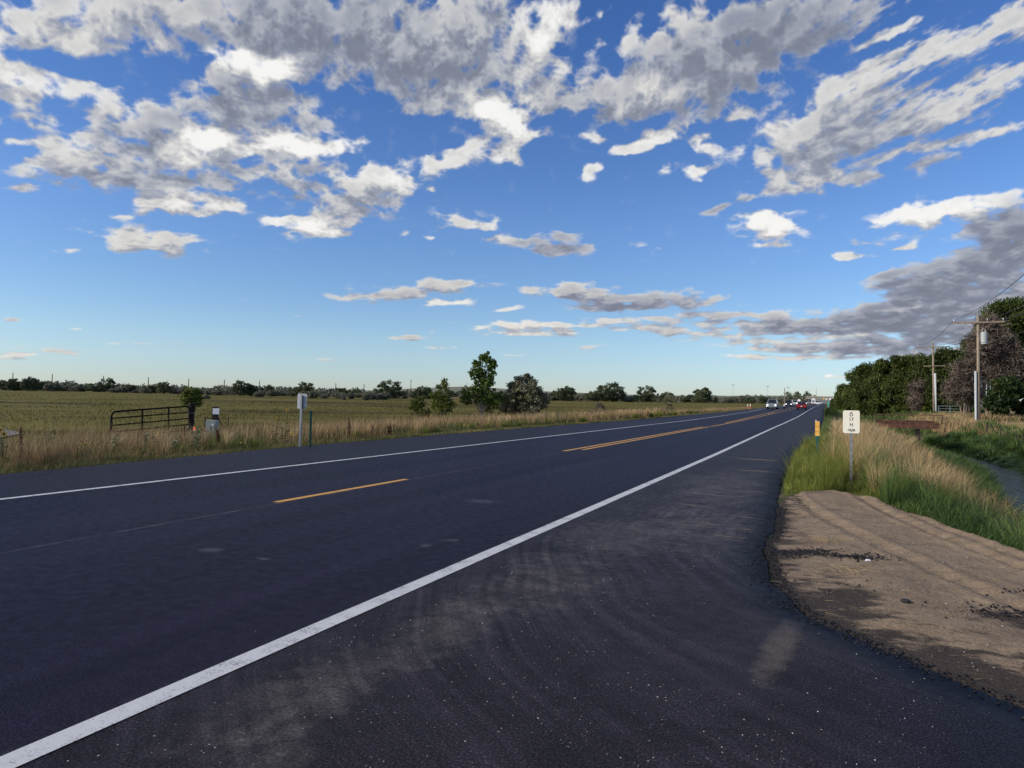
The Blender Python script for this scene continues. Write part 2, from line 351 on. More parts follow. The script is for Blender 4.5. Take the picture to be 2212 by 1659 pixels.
def in_dirt(x, y):
    far = np.interp(x, [-1.2, -.6, .03, .72, 1.18, 1.94, 3.2, 5, 7, 9], [10.2, 13.4, 14.2, 13.1, 11.3, 9.5, 7.6, 5.3, 3.0, 1.5])
    far = far+.35*perlin(x*1.7+3, y*1.1, 77)
    return sstep(.35, -.35, y-far)*(y > -10)

# ground sheet
xs = np.concatenate([-np.geomspace(3200, 60, 60), np.arange(-59, -26, 1.2), np.arange(-26, -13, .22), np.arange(-13, -1.6, 1.2), np.arange(-1.6, 11, .15), np.arange(11, 40, .9), np.geomspace(41, 3000, 45)])
ys = np.concatenate([np.linspace(-60, -2, 14), np.arange(-1, 36, .25), np.arange(36, 110, .8), np.geomspace(111, 3600, 110)])
gx, gy = np.meshgrid(xs, ys); gz = height(gx, gy)
def grid_quads(nx, ny):
    i = np.arange(nx-1)[None]+np.arange(ny-1)[:, None]*nx; i = i.ravel(); return np.stack([i, i+1, i+nx+1, i+nx], 1)
m_ground, t, p = new_mat('field_soil_and_grass'); g = G(t)
v = g.obj(); sx_ = g.n('SeparateXYZ'); g.l(v, sx_.inputs[0]); PX, PY = sx_.outputs[0], sx_.outputs[1]
n1 = g.noise(g.objt(.006, .035, .424), 1, 5, .6, .5); n2 = g.noise(g.objt(.03, .14, .424), 1, 6, .65, .4); n3 = g.noise(v, 1.6, 8, .75)
fieldc = g.ramp(g.m('ADD', g.m('MULTIPLY', n1, .55), g.m('MULTIPLY', n2, .45)), [(.38, (.055, .040, .010)), (.45, (.105, .086, .018)), (.50, (.150, .138, .026)), (.55, (.115, .092, .020)), (.62, (.21, .175, .050))])
fieldc = g.mix(.75, fieldc, g.ramp(n3, [(.3, .55), (.7, 1.35)]), 'MULTIPLY')
verge = g.ramp(n3, [(.3, (.045, .045, .018)), (.55, (.10, .085, .045)), (.75, (.16, .125, .075))])
rightc = g.ramp(g.noise(v, .35, 6, .6), [(.36, (.026, .042, .013)), (.5, (.055, .062, .022)), (.66, (.17, .13, .075))])
fl = g.m('MULTIPLY', g.m('SUBTRACT', -18.5, PX), .35, clamp=True)
c = g.mix(fl, verge, fieldc)
c = g.mix(g.m('MULTIPLY', g.m('ADD', PX, 4), .5, clamp=True), c, rightc)
# the tan crest band at the foot of the distant trees
dist = g.m('SQRT', g.m('ADD', g.m('MULTIPLY', PX, PX), g.m('MULTIPLY', PY, PY)))
g.l(c, p.inputs['Base Color']); p.inputs['Roughness'].default_value = .95; p.inputs['Specular IOR Level'].default_value = .1
g.l(g.bump(n3, .5, .06), p.inputs['Normal'])
V = np.stack([gx.ravel(), gy.ravel(), gz.ravel()], 1)
ground = np_mesh('ground', V, grid_quads(len(xs), len(ys)), mat=m_ground, smooth=True); tag(ground, kind='structure')

# ------------------------------------------------------------------ road
m_road, t, p = new_mat('fresh_asphalt'); g = G(t); v = g.obj(); sp = g.n('SeparateXYZ'); g.l(v, sp.inputs[0]); PX, PY = sp.outputs[0], sp.outputs[1]
fine = g.noise(v, 75, 5, .85); med = g.noise(v, 9, 5, .6); lane = g.noise(g.obj((1.1, .035, 1)), 1, 5, .6, .3); big = g.noise(v, .5, 5, .6, .4)
base = g.ramp(fine, [(.38, (.0028, .0018, .0060)), (.52, (.0095, .0072, .0185)), (.66, (.055, .047, .074))])
base = g.mix(.8, base, g.ramp(lane, [(.35, .60), (.65, 1.6)]), 'MULTIPLY')
# shoulder side: older, browner and dusty
sh = g.m('MULTIPLY', g.m('ADD', PX, 3.35), 6, clamp=True)
shl = g.m('MULTIPLY', g.m('SUBTRACT', -10.9, PX), 5, clamp=True)
rc = g.m('DISTANCE' if False else 'SUBTRACT', PX, 0)
# arcs of tyre tracks swinging from the highway into the drive
cx_, cy_ = 4.4, 9.6
dx = g.m('SUBTRACT', PX, cx_); dy = g.m('SUBTRACT', PY, cy_); rad = g.m('SQRT', g.m('ADD', g.m('MULTIPLY', dx, dx), g.m('MULTIPLY', dy, dy)))
cv = g.n('CombineXYZ'); g.l(g.m('MULTIPLY', g.m('ADD', rad, g.m('MULTIPLY', g.noise(v, .4, 1), .6)), 11), cv.inputs[0]); g.l(g.m('MULTIPLY', g.m('ARCTAN2', dx, dy), 1.1), cv.inputs[1])
arcs = g.noise(cv.outputs[0], 1, 4, .7)
cv2 = g.n('CombineXYZ'); g.l(g.m('MULTIPLY', rad, 1.3), cv2.inputs[0]); g.l(g.m('MULTIPLY', g.m('ARCTAN2', dx, dy), 1.6), cv2.inputs[1])
arcs2 = g.noise(cv2.outputs[0], 1, 3, .6)
shc = g.ramp(fine, [(.38, (.0065, .0054, .0090)), (.52, (.0235, .0200, .0250)), (.66, (.095, .084, .090))])
trk = g.ramp(g.noise(v, .55, 3, .5), [(.38, .2), (.60, 1.0)])
shc = g.mix(trk, shc, g.ramp(arcs, [(.38, .66), (.5, 1.0), (.62, 1.5)]), 'MULTIPLY')
shc = g.mix(.8, shc, g.ramp(g.noise(v, 1.3, 6, .65, .6), [(.32, .68), (.68, 1.45)]), 'MULTIPLY')
def blob(x, y, rx, ry, rot=0, soft=1.0):
    ca, sa = math.cos(rot), math.sin(rot); a = g.m('SUBTRACT', PX, x); b = g.m('SUBTRACT', PY, y)
    u = g.m('DIVIDE', g.m('ADD', g.m('MULTIPLY', a, ca), g.m('MULTIPLY', b, sa)), rx); w = g.m('DIVIDE', g.m('SUBTRACT', g.m('MULTIPLY', b, ca), g.m('MULTIPLY', a, sa)), ry)
    q = g.m('ADD', g.m('MULTIPLY', u, u), g.m('MULTIPLY', w, w))
    q = g.m('ADD', q, g.m('MULTIPLY', g.m('SUBTRACT', med, .5), 2.2*soft))
    return g.m('SUBTRACT', 1, q, clamp=True)
dust = blob(-2.25, 6.0, .55, 1.3, .25); 
for b_ in [(-2.2, 8.3, .8, 1.5, 0), (-1.6, 9.5, .9, 2.2, .2), (-2.45, 4.6, .35, 1.3, .1), (-1.9, 14, .9, 3.5, .05), (-2.55, 3.0, .35, .9, 0), (-2.3, 2.5, .25, .5, .5)]:
    dust = g.m('MAXIMUM', dust, blob(*b_))
dust = g.m('MULTIPLY', dust, g.ramp(g.noise(v, 42, 6, .8), [(.40, .15), (.60, 1.3)]))
dust = g.m('MULTIPLY', dust, g.ramp(g.noise(v, 2.6, 6, .7, .8), [(.38, .12), (.62, 1.0)]))
dust = g.m('MULTIPLY', dust, g.ramp(arcs, [(.38, .68), (.60, 1.08)]))
shc = g.mix(g.m('MULTIPLY', dust, .50, clamp=True), shc, (.20, .178, .155))
# mud streaks dragged across the shoulder
mud = g.ramp(g.noise(g.obj((.55, 5.5, 1), (0, 0, -.09)), 1, 4, .6, .25), [(.63, 0.0), (.70, 1.0)])
mudm = g.m('MULTIPLY', g.m('MULTIPLY', g.m('MULTIPLY', g.m('SUBTRACT', PY, 8.0), .8, clamp=True), g.m('MULTIPLY', g.m('SUBTRACT', 26.0, PY), .15, clamp=True)), sh)
shc = g.mix(g.m('MULTIPLY', g.m('MULTIPLY', mud, mudm), .6), shc, (.19, .13, .085))
stk = blob(-1.97, 11.15, .42, .045, -.3, .35)
for b_ in [(-1.05, 8.79, .36, .03, -.08, .35), (-1.5, 9.6, .5, .03, -.12, .5), (-1.1, 10.4, .3, .04, -.1, .5), (-1.9, 12.6, .5, .05, -.2, .5), (-1.25, 13.4, .35, .05, -.15, .5), (-.98, 9.4, .14, .03, 0, .5), (-1.6, 17.5, .6, .12, -.15, .6), (-1.9, 21, .7, .2, -.1, .6)]: stk = g.m('MAXIMUM', stk, blob(*b_))
shc = g.mix(g.m('MULTIPLY', stk, .75, clamp=True), shc, (.21, .145, .10))
ring = blob(.80, 4.43, .075, .2, .75, .25); ring = g.m('MULTIPLY', ring, g.m('SUBTRACT', 1.25, ring))
shc = g.mix(g.m('MULTIPLY', ring, .8, clamp=True), shc, (.14, .13, .12))
# the pale scuffed patch and the ring mark near the camera
sc_ = g.m('MULTIPLY', blob(-.30, 5.0, .12, .80, -.09, .8), g.ramp(g.noise(v, 60, 5, .8), [(.42, .25), (.6, 1.0)]))
shc = g.mix(g.m('MULTIPLY', sc_, .75, clamp=True), shc, (.17, .14, .11))
# the older apron nearest the camera is blacker
ap = g.m('MULTIPLY', g.m('MULTIPLY', g.m('ADD', PX, .1), 1.3, clamp=True), g.m('MULTIPLY', g.m('SUBTRACT', 5.6, PY), 1.5, clamp=True))
shc = g.mix(g.m('MULTIPLY', ap, .75), shc, g.ramp(fine, [(.38, (.003, .003, .008)), (.52, (.0115, .0115, .022)), (.68, (.07, .07, .088))]))
col = g.mix(sh, base, shc)
col = g.mix(g.m('MULTIPLY', shl, .8), col, g.ramp(fine, [(.38, (.009, .0085, .014)), (.62, (.034, .031, .040))]))
# paving seam and pale scuffs on the through lanes
sd_ = g.m('ABSOLUTE', g.m('ADD', g.m('ADD', PX, 7.33), g.m('MULTIPLY', g.m('SUBTRACT', g.noise(g.obj((0, .3, 1)), 1, 3), .5), .12)))
seam = g.m('SUBTRACT', 1, g.m('MULTIPLY', sd_, 28), clamp=True)
seam = g.m('MULTIPLY', seam, g.ramp(g.noise(v, 3.5, 5, .7), [(.42, .12), (.62, 1)]))
col = g.mix(g.m('MULTIPLY', seam, .75), col, (.17, .165, .16))
scf = blob(-5.72, 5.34, .16, .12, 0, .15)
for b_ in [(-3.95, 6.6, .09, .1, 0, .9), (-3.85, 6.97, .13, .09, .3, .9), (-5.0, 5.3, .1, .06, 0, .9), (-4.9, 9.8, .3, .2, .3, 1)]: scf = g.m('MAXIMUM', scf, blob(*b_))
col = g.mix(g.m('MULTIPLY', scf, .22), col, (.20, .20, .22))
# pale stone chips in the mix
vo = g.n('TexVoronoi'); vo.inputs['Scale'].default_value = 55; g.l(v, vo.inputs['Vector'])
sc2 = g.n('SeparateColor'); g.l(vo.outputs['Color'], sc2.inputs[0])
chip = g.m('MULTIPLY', g.m('LESS_THAN', vo.outputs['Distance'], .17), g.m('GREATER_THAN', sc2.outputs[0], .955))
col = g.mix(g.m('MULTIPLY', chip, g.m('ADD', .25, g.m('MULTIPLY', sh, .6))), col, (.3, .28, .26))
g.l(col, p.inputs['Base Color'])
g.l(g.ramp(med, [(.3, .48), (.7, .62)]), p.inputs['Roughness']); p.inputs['Specular IOR Level'].default_value = .06
g.l(g.bump(g.noise(v, 60, 5, .85), .55, .005), p.inputs['Normal'])
ry = np.concatenate([np.arange(-40, 0, 2), np.arange(0, 18, .06), np.arange(18, 60, .4), np.arange(60, 700, 4)])
le = left_edge(ry)+.03*perlin(ry*2.1, ry*0, 4)+.015*perlin(ry*9, ry*0, 5); re = right_edge(ry)+.05*perlin(ry*1.8, ry*0+3, 6)+.028*perlin(ry*6.5, ry*0+3, 7)
nx = 30; f_ = np.linspace(0, 1, nx)[None]
rx_ = le[:, None]*(1-f_)+re[:, None]*f_; ryy = np.repeat(ry[:, None], nx, 1)
# apron edge runs diagonally near the camera: bend the sheet's columns with it
rz_ = zr(ryy)+.012*0
rzb = np.full((len(ry), 1), 1.0)
X_ = np.concatenate([le[:, None]-.05, rx_, re[:, None]+.03], 1); Y_ = np.concatenate([ry[:, None], ryy, ry[:, None]-.02], 1)
Z_ = np.concatenate([zr(ry)[:, None]-.07, rz_, zr(ry)[:, None]-.07], 1)
road = np_mesh('road', np.stack([X_.ravel(), Y_.ravel(), Z_.ravel()], 1), grid_quads(nx+2, len(ry)), mat=m_road, smooth=False); tag(road, kind='structure')

def paint_mat(name, c, wear):
    m, t, p = new_mat(name); g = G(t); v = g.obj(); n = g.noise(v, 90, 5, .8); n2 = g.noise(v, 3.5, 6, .7)
    k = g.m('ADD', g.m('MULTIPLY', n, .7), g.m('MULTIPLY', n2, .5))
    col = g.ramp(k, [(.47, (.06, .06, .065)), (.47+wear, c), (.8, tuple(x*1.08 for x in c))]); g.l(col, p.inputs['Base Color'])
    p.inputs['Roughness'].default_value = .6; g.l(g.bump(n, .4, .004), p.inputs['Normal']); return m
m_white = paint_mat('white_road_paint', (.58, .58, .57), .10); m_yel = paint_mat('yellow_road_paint', (.62, .31, .045), .07)
def strip(name, xf, w, y0, y1, mat, z=.004, step=.5, ends=0):
    yy = np.arange(y0, y1+step*.5, step); c_ = np.array([xf(q) for q in yy]); n_ = len(yy)
    wob = .006*perlin(yy*3, yy*0, 9)
    off = np.linspace(0, ends, 1)
    a = np.stack([c_-w/2+wob, yy, zr(yy)+z], 1); b = np.stack([c_+w/2+wob, yy, zr(yy)+z], 1)
    V = np.concatenate([a, b]); i = np.arange(n_-1); o = np_mesh(name, V, np.stack([i, i+n_, i+n_+1, i+1], 1), mat=mat); tag(o, kind='structure'); return o
rl = lambda y: float(np.interp(y, [-40, 22, 50, 86, 108, 136, 204, 271, 700], [-3.18, -3.2, -3.4, -3.46, -3.65, -3.95, -4.5, -4.75, -6.5]))
ll = lambda y: float(np.interp(y, [-40, 35, 75, 110, 150, 230, 700], [-10.86, -10.86, -10.8, -11.2, -12.6, -13.3, -14.6]))
yr = lambda y: float(np.interp(y, [20, 50, 75, 108, 177, 700], [-7.15, -7.02, -7.05, -7.2, -7.5, -9]))
yl = lambda y: float(np.interp(y, [20, 50, 59, 76, 105, 130, 175, 700], [-7.45, -7.33, -7.38, -7.62, -8.05, -8.62, -9.1, -10.6]))
strip('white_edge_line', rl, .15, -20, 520, m_white); strip('white_edge_line', ll, .13, -20, 520, m_white)
strip('yellow_centre_dash', lambda y: -7.42+.004*(y-8), .125, 8.1, 11.55, m_yel); strip('yellow_centre_dash', lambda y: -7.42, .125, -5, -1.4, m_yel)
strip('yellow_centre_line', yr, .13, 21.3, 46, m_yel); strip('yellow_centre_line', yr, .13, 46.5, 400, m_yel); strip('yellow_centre_line', yl, .13, 20.4, 45.2, m_yel); strip('yellow_centre_line', yl, .13, 56, 400, m_yel)
for yy0 in (92.5, 98.5):
    x0, x1 = yl(yy0+6), yr(yy0)
    mb = MB(); mb.add([(x1-.07, yy0-.0, float(zr(yy0))+.008), (x1-.07, yy0+1.0, float(zr(yy0+1))+.008), (x0+.07, yy0+13, float(zr(yy0+13))+.008), (x0+.07, yy0+12, float(zr(yy0+12))+.008)], [(0, 1, 2, 3)])
    tag(mb.build('median_hatch_line', m_yel), kind='structure')

# ------------------------------------------------------------------ dirt turnout
dxs = np.arange(-1.1, 6.4, .035); dys = np.arange(1.2, 15.2, .035); DX, DY = np.meshgrid(dxs, dys)
m_in = in_dirt(DX, DY); redge = right_edge(DY)
inside = sstep(-.02, .12, DX-redge)*m_in
rut = np.zeros_like(DX)
for ox, dep in ((.0, .034), (.24, .022), (-1.05, .024), (.75, .032), (.55, .018)):     # ruts running from the far end of the patch towards the drive
    cxr = .45+ox+(13.5-DY)*.14+((13.5-DY).clip(0)**2)*.022
    rut -= dep*np.exp(-((DX-cxr)/.09)**2)*(1+.35*np.sin(DY*24+DX*6)); rut += dep*.6*np.exp(-((np.abs(DX-cxr)-.17)/.06)**2)
rough = .022*fbm(DX*1.4, DY*1.4, 4, 71)+.012*fbm(DX*8, DY*8, 4, 75)
ridge = .11*np.exp(-((m_in-.5)/.28)**2)*sstep(-.3, .6, DX-redge)
DZ = np.where(inside > .02, .0, 0)+ (height(DX, DY)-.08)*(1-m_in)+m_in*(zr(DY)-.01+.05*sstep(.1, 1.2, DX-redge)) + (rough+rut)*sstep(.0, .3, DX-redge)*m_in + ridge*.8
DZ = np.where(DX < redge+.05, -.035, DZ)
m_dirt, t, p = new_mat('packed_dirt'); g = G(t); v = g.obj(); sp = g.n('SeparateXYZ'); g.l(v, sp.inputs[0]); PX, PY = sp.outputs[0], sp.outputs[1]
f1 = g.noise(v, 55, 6, .75); f2 = g.noise(v, 2.2, 7, .7); f3 = g.noise(v, 1.1, 6, .65, .6); att = g.n('Attribute'); att.attribute_name = 'tint'
c = g.ramp(f1, [(.28, (.16, .115, .072)), (.5, (.275, .205, .135)), (.72, (.40, .31, .215))])
c = g.mix(.8, c, g.ramp(f2, [(.3, .62), (.7, 1.25)]), 'MULTIPLY')
# asphalt spilled and dragged over the dirt, densest by the pavement edge
st_ = g.m('ADD', g.m('MULTIPLY', att.outputs['Fac'], 1.05), g.m('MULTIPLY', g.m('SUBTRACT', g.noise(g.obj((1.4, 3.2, 1), (0, 0, .5)), 1.6, 8, .72, .3), .5), 2.3))
stain = g.ramp(st_, [(.36, 0.0), (.62, 1.0)])
c = g.mix(g.m('MULTIPLY', stain, .86), c, g.ramp(f1, [(.3, (.012, .011, .013)), (.7, (.045, .038, .034))]))
vo = g.n('TexVoronoi'); vo.inputs['Scale'].default_value = 60; g.l(v, vo.inputs['Vector']); s3 = g.n('SeparateColor'); g.l(vo.outputs['Color'], s3.inputs[0])
c = g.mix(g.m('MULTIPLY', g.m('LESS_THAN', vo.outputs['Distance'], .22), g.m('GREATER_THAN', s3.outputs[0], .93)), c, (.34, .29, .23))
g.l(c, p.inputs['Base Color']); p.inputs['Roughness'].default_value = .95; p.inputs['Specular IOR Level'].default_value = .15
g.l(g.bump(g.m('ADD', f1, g.m('MULTIPLY', g.noise(v, 18, 4), 1.5)), .8, .02), p.inputs['Normal'])
dd = np.maximum(0, DX-redge); perp = dd*np.clip(1.0/np.sqrt(1+np.gradient(right_edge(dys), dys)[:, None]**2), .25, 1)
stn = np.exp(-(perp/.5)**1.3)*.62+1.3*np.exp(-(perp/.085)**2)+.85*np.exp(-(((DX-1.35)/.35)**2+((DY-6.35)/.25)**2))+.55*np.exp(-(((DX-.15)/.28)**2+((DY-6.5)/.5)**2))+.42*sstep(7.0, 4.6, DY+.25*DX)*sstep(0, .6, DX)
keep = (m_in > .03) & (DX > redge-.05)
Q = grid_quads(len(dxs), len(dys)); kq = keep.ravel()[Q].any(1); Q = Q[kq]; used = np.unique(Q); rem = np.zeros(DX.size, int); rem[used] = np.arange(len(used))
dirt = np_mesh('dirt_turnout', np.stack([DX.ravel(), DY.ravel(), DZ.ravel()], 1)[used], rem[Q], mat=m_dirt, tint=stn.ravel()[used], smooth=True); tag(dirt, kind='structure')
def dirt_z(x, y):
    i = int(round((x-dxs[0])/.035)); j = int(round((y-dys[0])/.035)); return float(DZ[j, i])

# ------------------------------------------------------------------ ditch water, gravel drives, hills
m_water, t, p = new_mat('ditch_water'); g = G(t); v = g.obj(); p.inputs['Base Color'].default_value = (.03, .035, .035, 1); p.inputs['Roughness'].default_value = .12
p.inputs['IOR'].default_value = 1.33; g.l(g.bump(g.noise(g.obj((1, .55, 1)), 6, 4, .6, .8), 1.0, .05), p.inputs['Normal'])
wy = np.arange(9.5, 90, .5); wxc = ditch_x(wy); V = np.concatenate([np.stack([wxc-.9, wy, wy*0-.97], 1), np.stack([wxc+1.0, wy, wy*0-.97], 1)]); i = np.arange(len(wy)-1)
tag(np_mesh('water', V, np.stack([i, i+len(wy), i+len(wy)+1, i+1], 1), mat=m_water), kind='structure')
m_grav = simple('pale_gravel', (.30, .245, .19), .95, var=.2, sc=14, bump=.5)
m_grav2 = simple('grey_gravel', (.165, .15, .145), .95, var=.25, sc=10, bump=.5)
def patch(name, corners, mat, dz=.03, n=24):
    c = np.array(corners, float); a = np.linspace(0, 1, n); U_, W_ = np.meshgrid(a, a)
    P_ = (c[0][None, None]*((1-U_)*(1-W_))[..., None]+c[1]*(U_*(1-W_))[..., None]+c[2]*(U_*W_)[..., None]+c[3]*((1-U_)*W_)[..., None])
    z = height(P_[..., 0], P_[..., 1])+dz
    return tag(np_mesh(name, np.stack([P_[..., 0].ravel(), P_[..., 1].ravel(), z.ravel()], 1), grid_quads(n, n), mat=mat, smooth=True), kind='structure')
patch('gravel_drive', [(10.4, 58), (44, 58), (60, 74), (10.2, 72)], m_grav, .06)
patch('gravel_drive', [(-44, 19.5), (-28.6, 16.0), (-32.3, 19.6), (-46, 25.5)], m_grav2, .05)
m_hill = simple('dry_hill_grass', (.17, .17, .115), 1, var=.2, sc=.01)
def hill(y, pts, z0=0, thick=500):
    xs_ = np.linspace(pts[0][0], pts[-1][0], 90); zz = np.interp(xs_, [q[0] for q in pts], [q[1] for q in pts])+1.2*perlin(xs_*.02, xs_*0, 3)
    V = []; 
    for k, (yo, f) in enumerate(((-300, 0), (-150, .45), (0, 1), (250, .8), (thick, 0))): V.append(np.stack([xs_, xs_*0+y+yo, z0+(zz-z0)*f], 1))
    tag(np_mesh('hills', np.concatenate(V), grid_quads(90, 5), mat=m_hill, smooth=True), kind='structure')
hill(1400, [(-1500, 2), (-981, 13), (-835, 21), (-752, 24), (-694, 23), (-583, 17), (-334, 11), (-76, 15), (60, 14), (200, 8), (900, 3)])
# ------------------------------------------------------------------ plants
def rot_basis(n, seed):
    r = np.random.default_rng(seed); a = r.normal(size=(n, 3)); a /= np.linalg.norm(a, axis=1)[:, None]
    b = r.normal(size=(n, 3)); b -= (a*b).sum(1)[:, None]*a; b /= np.linalg.norm(b, axis=1)[:, None]; return a, b
def leaf_cloud(clusters, per, leaf, seed, spread=1.0, aspect=1.7, up=0):
    """clusters: array (n,4) of x,y,z,radius. returns verts, quads, tint"""
    r = np.random.default_rng(seed); c = np.repeat(clusters, per, 0); n = len(c)
    d = r.normal(size=(n, 3)); d /= np.linalg.norm(d, axis=1)[:, None]; rr = r.random(n)**.45*spread
    p = c[:, :3]+d*(c[:, 3]*rr)[:, None]*np.array([1, 1, .8])
    a, b = rot_basis(n, seed+1)
    if up: a = a+np.array([0, 0, up]); a /= np.linalg.norm(a, axis=1)[:, None]; b -= (a*b).sum(1)[:, None]*a; b /= np.linalg.norm(b, axis=1)[:, None]
    s = leaf*(.6+.8*r.random(n)); a = a*s[:, None]*.5*aspect; b = b*s[:, None]*.5
    V = np.stack([p-a, p+b*.9, p+a, p-b*.9], 1).reshape(-1, 3)
    cl = np.repeat(r.random(len(clusters)), per)
    t = np.repeat(np.clip(.55*cl+.45*r.random(n), 0, 1), 4)
    return V, np.arange(n*4).reshape(-1, 4), t
def crown_clusters(ells, seed, csize=.5, shell=.55):
    r = np.random.default_rng(seed); out = []
    for cx, cy, cz, rx, ry, rz, n in ells:
        d = r.normal(size=(n, 3)); d /= np.linalg.norm(d, axis=1)[:, None]; k = shell+(1-shell)*r.random(n)**.5
        p = np.array([cx, cy, cz])+d*k[:, None]*np.array([rx, ry, rz])
        out.append(np.concatenate([p, (csize*(.55+.9*r.random(n)))[:, None]], 1))
    return np.concatenate(out)
CR, SR = math.cos(R_(24.29)), math.sin(R_(24.29))
LEAF = dict(
  cottonwood=leafmat('cottonwood_leaf', [(0, (0.0416, 0.0743, 0.0144)), (.5, (0.0817, 0.1307, 0.0240)), (1, (0.1782, 0.2525, 0.0540))], .3),
  dark=leafmat('dark_leaf', [(0, (0.0150, 0.0275, 0.0088)), (.5, (0.0350, 0.0575, 0.0163)), (1, (0.0875, 0.1225, 0.0350))], .2),
  siberian=leafmat('elm_leaf', [(0, (0.0210, 0.0336, 0.0072)), (.5, (0.0540, 0.0784, 0.0156)), (.8, (0.1125, 0.1400, 0.0300)), (1, (0.1950, 0.2170, 0.0540))], .25),
  silver=leafmat('silver_leaf', [(0, (0.0948, 0.0882, 0.0437)), (.5, (0.2088, 0.1953, 0.1092)), (1, (0.3921, 0.3717, 0.2294))], .15),
  young=leafmat('young_leaf', [(0, (0.0562, 0.0780, 0.0132)), (.5, (0.1063, 0.1380, 0.0242)), (1, (0.2125, 0.2400, 0.0550))], .3),
  farsilver=leafmat('far_bush_leaf', [(0, (0.0972, 0.1016, 0.0696)), (.5, (0.1711, 0.1725, 0.1186)), (1, (0.3014, 0.2903, 0.2075))], .1),
  fardark=leafmat('far_tree_leaf', [(0, (0.0431, 0.0598, 0.0284)), (.5, (0.0862, 0.1077, 0.0504)), (1, (0.1725, 0.1914, 0.0945))], .1),
  farpink=leafmat('far_dry_bush_leaf', [(0, (.10, .078, .065)), (.5, (.165, .135, .115)), (1, (.24, .20, .17))], .1),
  twig=leafmat('dead_twig', [(0, (0.0604, 0.0447, 0.0360)), (.5, (0.1267, 0.0969, 0.0780)), (1, (0.2294, 0.1863, 0.1399))], 0),
)
BARK = simple('grey_bark', (.16, .125, .095), .9, var=.35, sc=6, bump=.6, stretch=(3, 3, .6))
BARKD = simple('dark_bark', (.055, .042, .034), .95, var=.35, sc=6, bump=.6, stretch=(3, 3, .6))
BARKP = simple('pale_dead_wood', (.30, .225, .175), .9, var=.3, sc=6, bump=.6, stretch=(3, 3, .6))
def limbs(mb, base, top, r0, targets, seed, n=6):
    """a tapered trunk with limbs that reach towards the crown clusters"""
    rr = random.Random(seed); base = Vector(base); top = Vector(top); k = 6; pts = []
    for i in range(k+1):
        t = i/k; p = base.lerp(top, t)+Vector((rr.uniform(-1, 1), rr.uniform(-1, 1), 0))*r0*.7*(t > 0); pts.append(p)
    mb.tube(pts, [r0*(1.25 if i == 0 else 1-.75*i/k) for i in range(k+1)], n)
    for tg in targets:
        tg = Vector(tg); f = min(.92, max(.12, rr.uniform(.25, .8)*(tg.z-base.z)/max(.1, (top.z-base.z)))); i = min(k-1, int(f*k)); s = pts[i].lerp(pts[i+1], f*k-i)
        m1 = s.lerp(tg, .5)+Vector((rr.uniform(-.1, .1), rr.uniform(-.1, .1), (tg-s).length*.12)); r1 = r0*(1-.7*f)*.5
        mb.tube([s, m1, tg], [r1, r1*.6, r1*.2], 5, cap=False)
def make_tree(name, label, cat, loc, ells, leaf, per, mat, trunk_top, r0, seed, group=None, csize=.5, shell=.55, bark=None, nl=14, aspect=1.7, stems=1, spread=1.0, scale=1.0, rz=0, up=0):
    root = empty(name, loc, label, cat, group, rz); root.scale = (scale,)*3
    cl = crown_clusters(ells, seed, csize, shell)
    # ellipsoid x runs across the view of the road verge, so turn it with the verge
    x, y = cl[:, 0].copy(), cl[:, 1].copy(); cl[:, 0] = x*CR-y*SR; cl[:, 1] = x*SR+y*CR
    V, Q, T = leaf_cloud(cl, per, leaf, seed+5, spread, aspect, up)
    np_mesh('crown', V, Q, mat=mat, parent=root, tint=T)
    if r0:
        mb = MB(); r = random.Random(seed)
        for s in range(stems):
            a = s*2*math.pi/stems; off = .25*r0*stems*(stems > 1)
            idx = [r.randrange(len(cl)) for _ in range(max(2, nl//stems))]
            tt = Vector(trunk_top) if stems == 1 else Vector(cl[r.randrange(len(cl))][:3])
            limbs(mb, (math.cos(a)*off, math.sin(a)*off, -.15), tt, r0, [cl[i][:3] for i in idx], seed+s)
        mb.build('trunk', bark or BARK, root)
    return root
def pz(x, y, dz=0): return (x, y, h1(x, y)+dz)
def copy_tree(o, loc, label, group=None, scale=None, rz=None):
    c = o.copy(); COL.objects.link(c); c.location = loc
    if rz is not None: c.rotation_euler.z = rz
    if scale: c.scale = (scale[0], scale[0], scale[1]) if isinstance(scale, tuple) else (scale,)*3
    if label: c['label'] = label
    if group: c['group'] = group
    for ch in list(o.children):
        d = ch.copy(); COL.objects.link(d); d.parent = c
        for g2 in ch.children:
            e = g2.copy(); COL.objects.link(e); e.parent = d
    return c
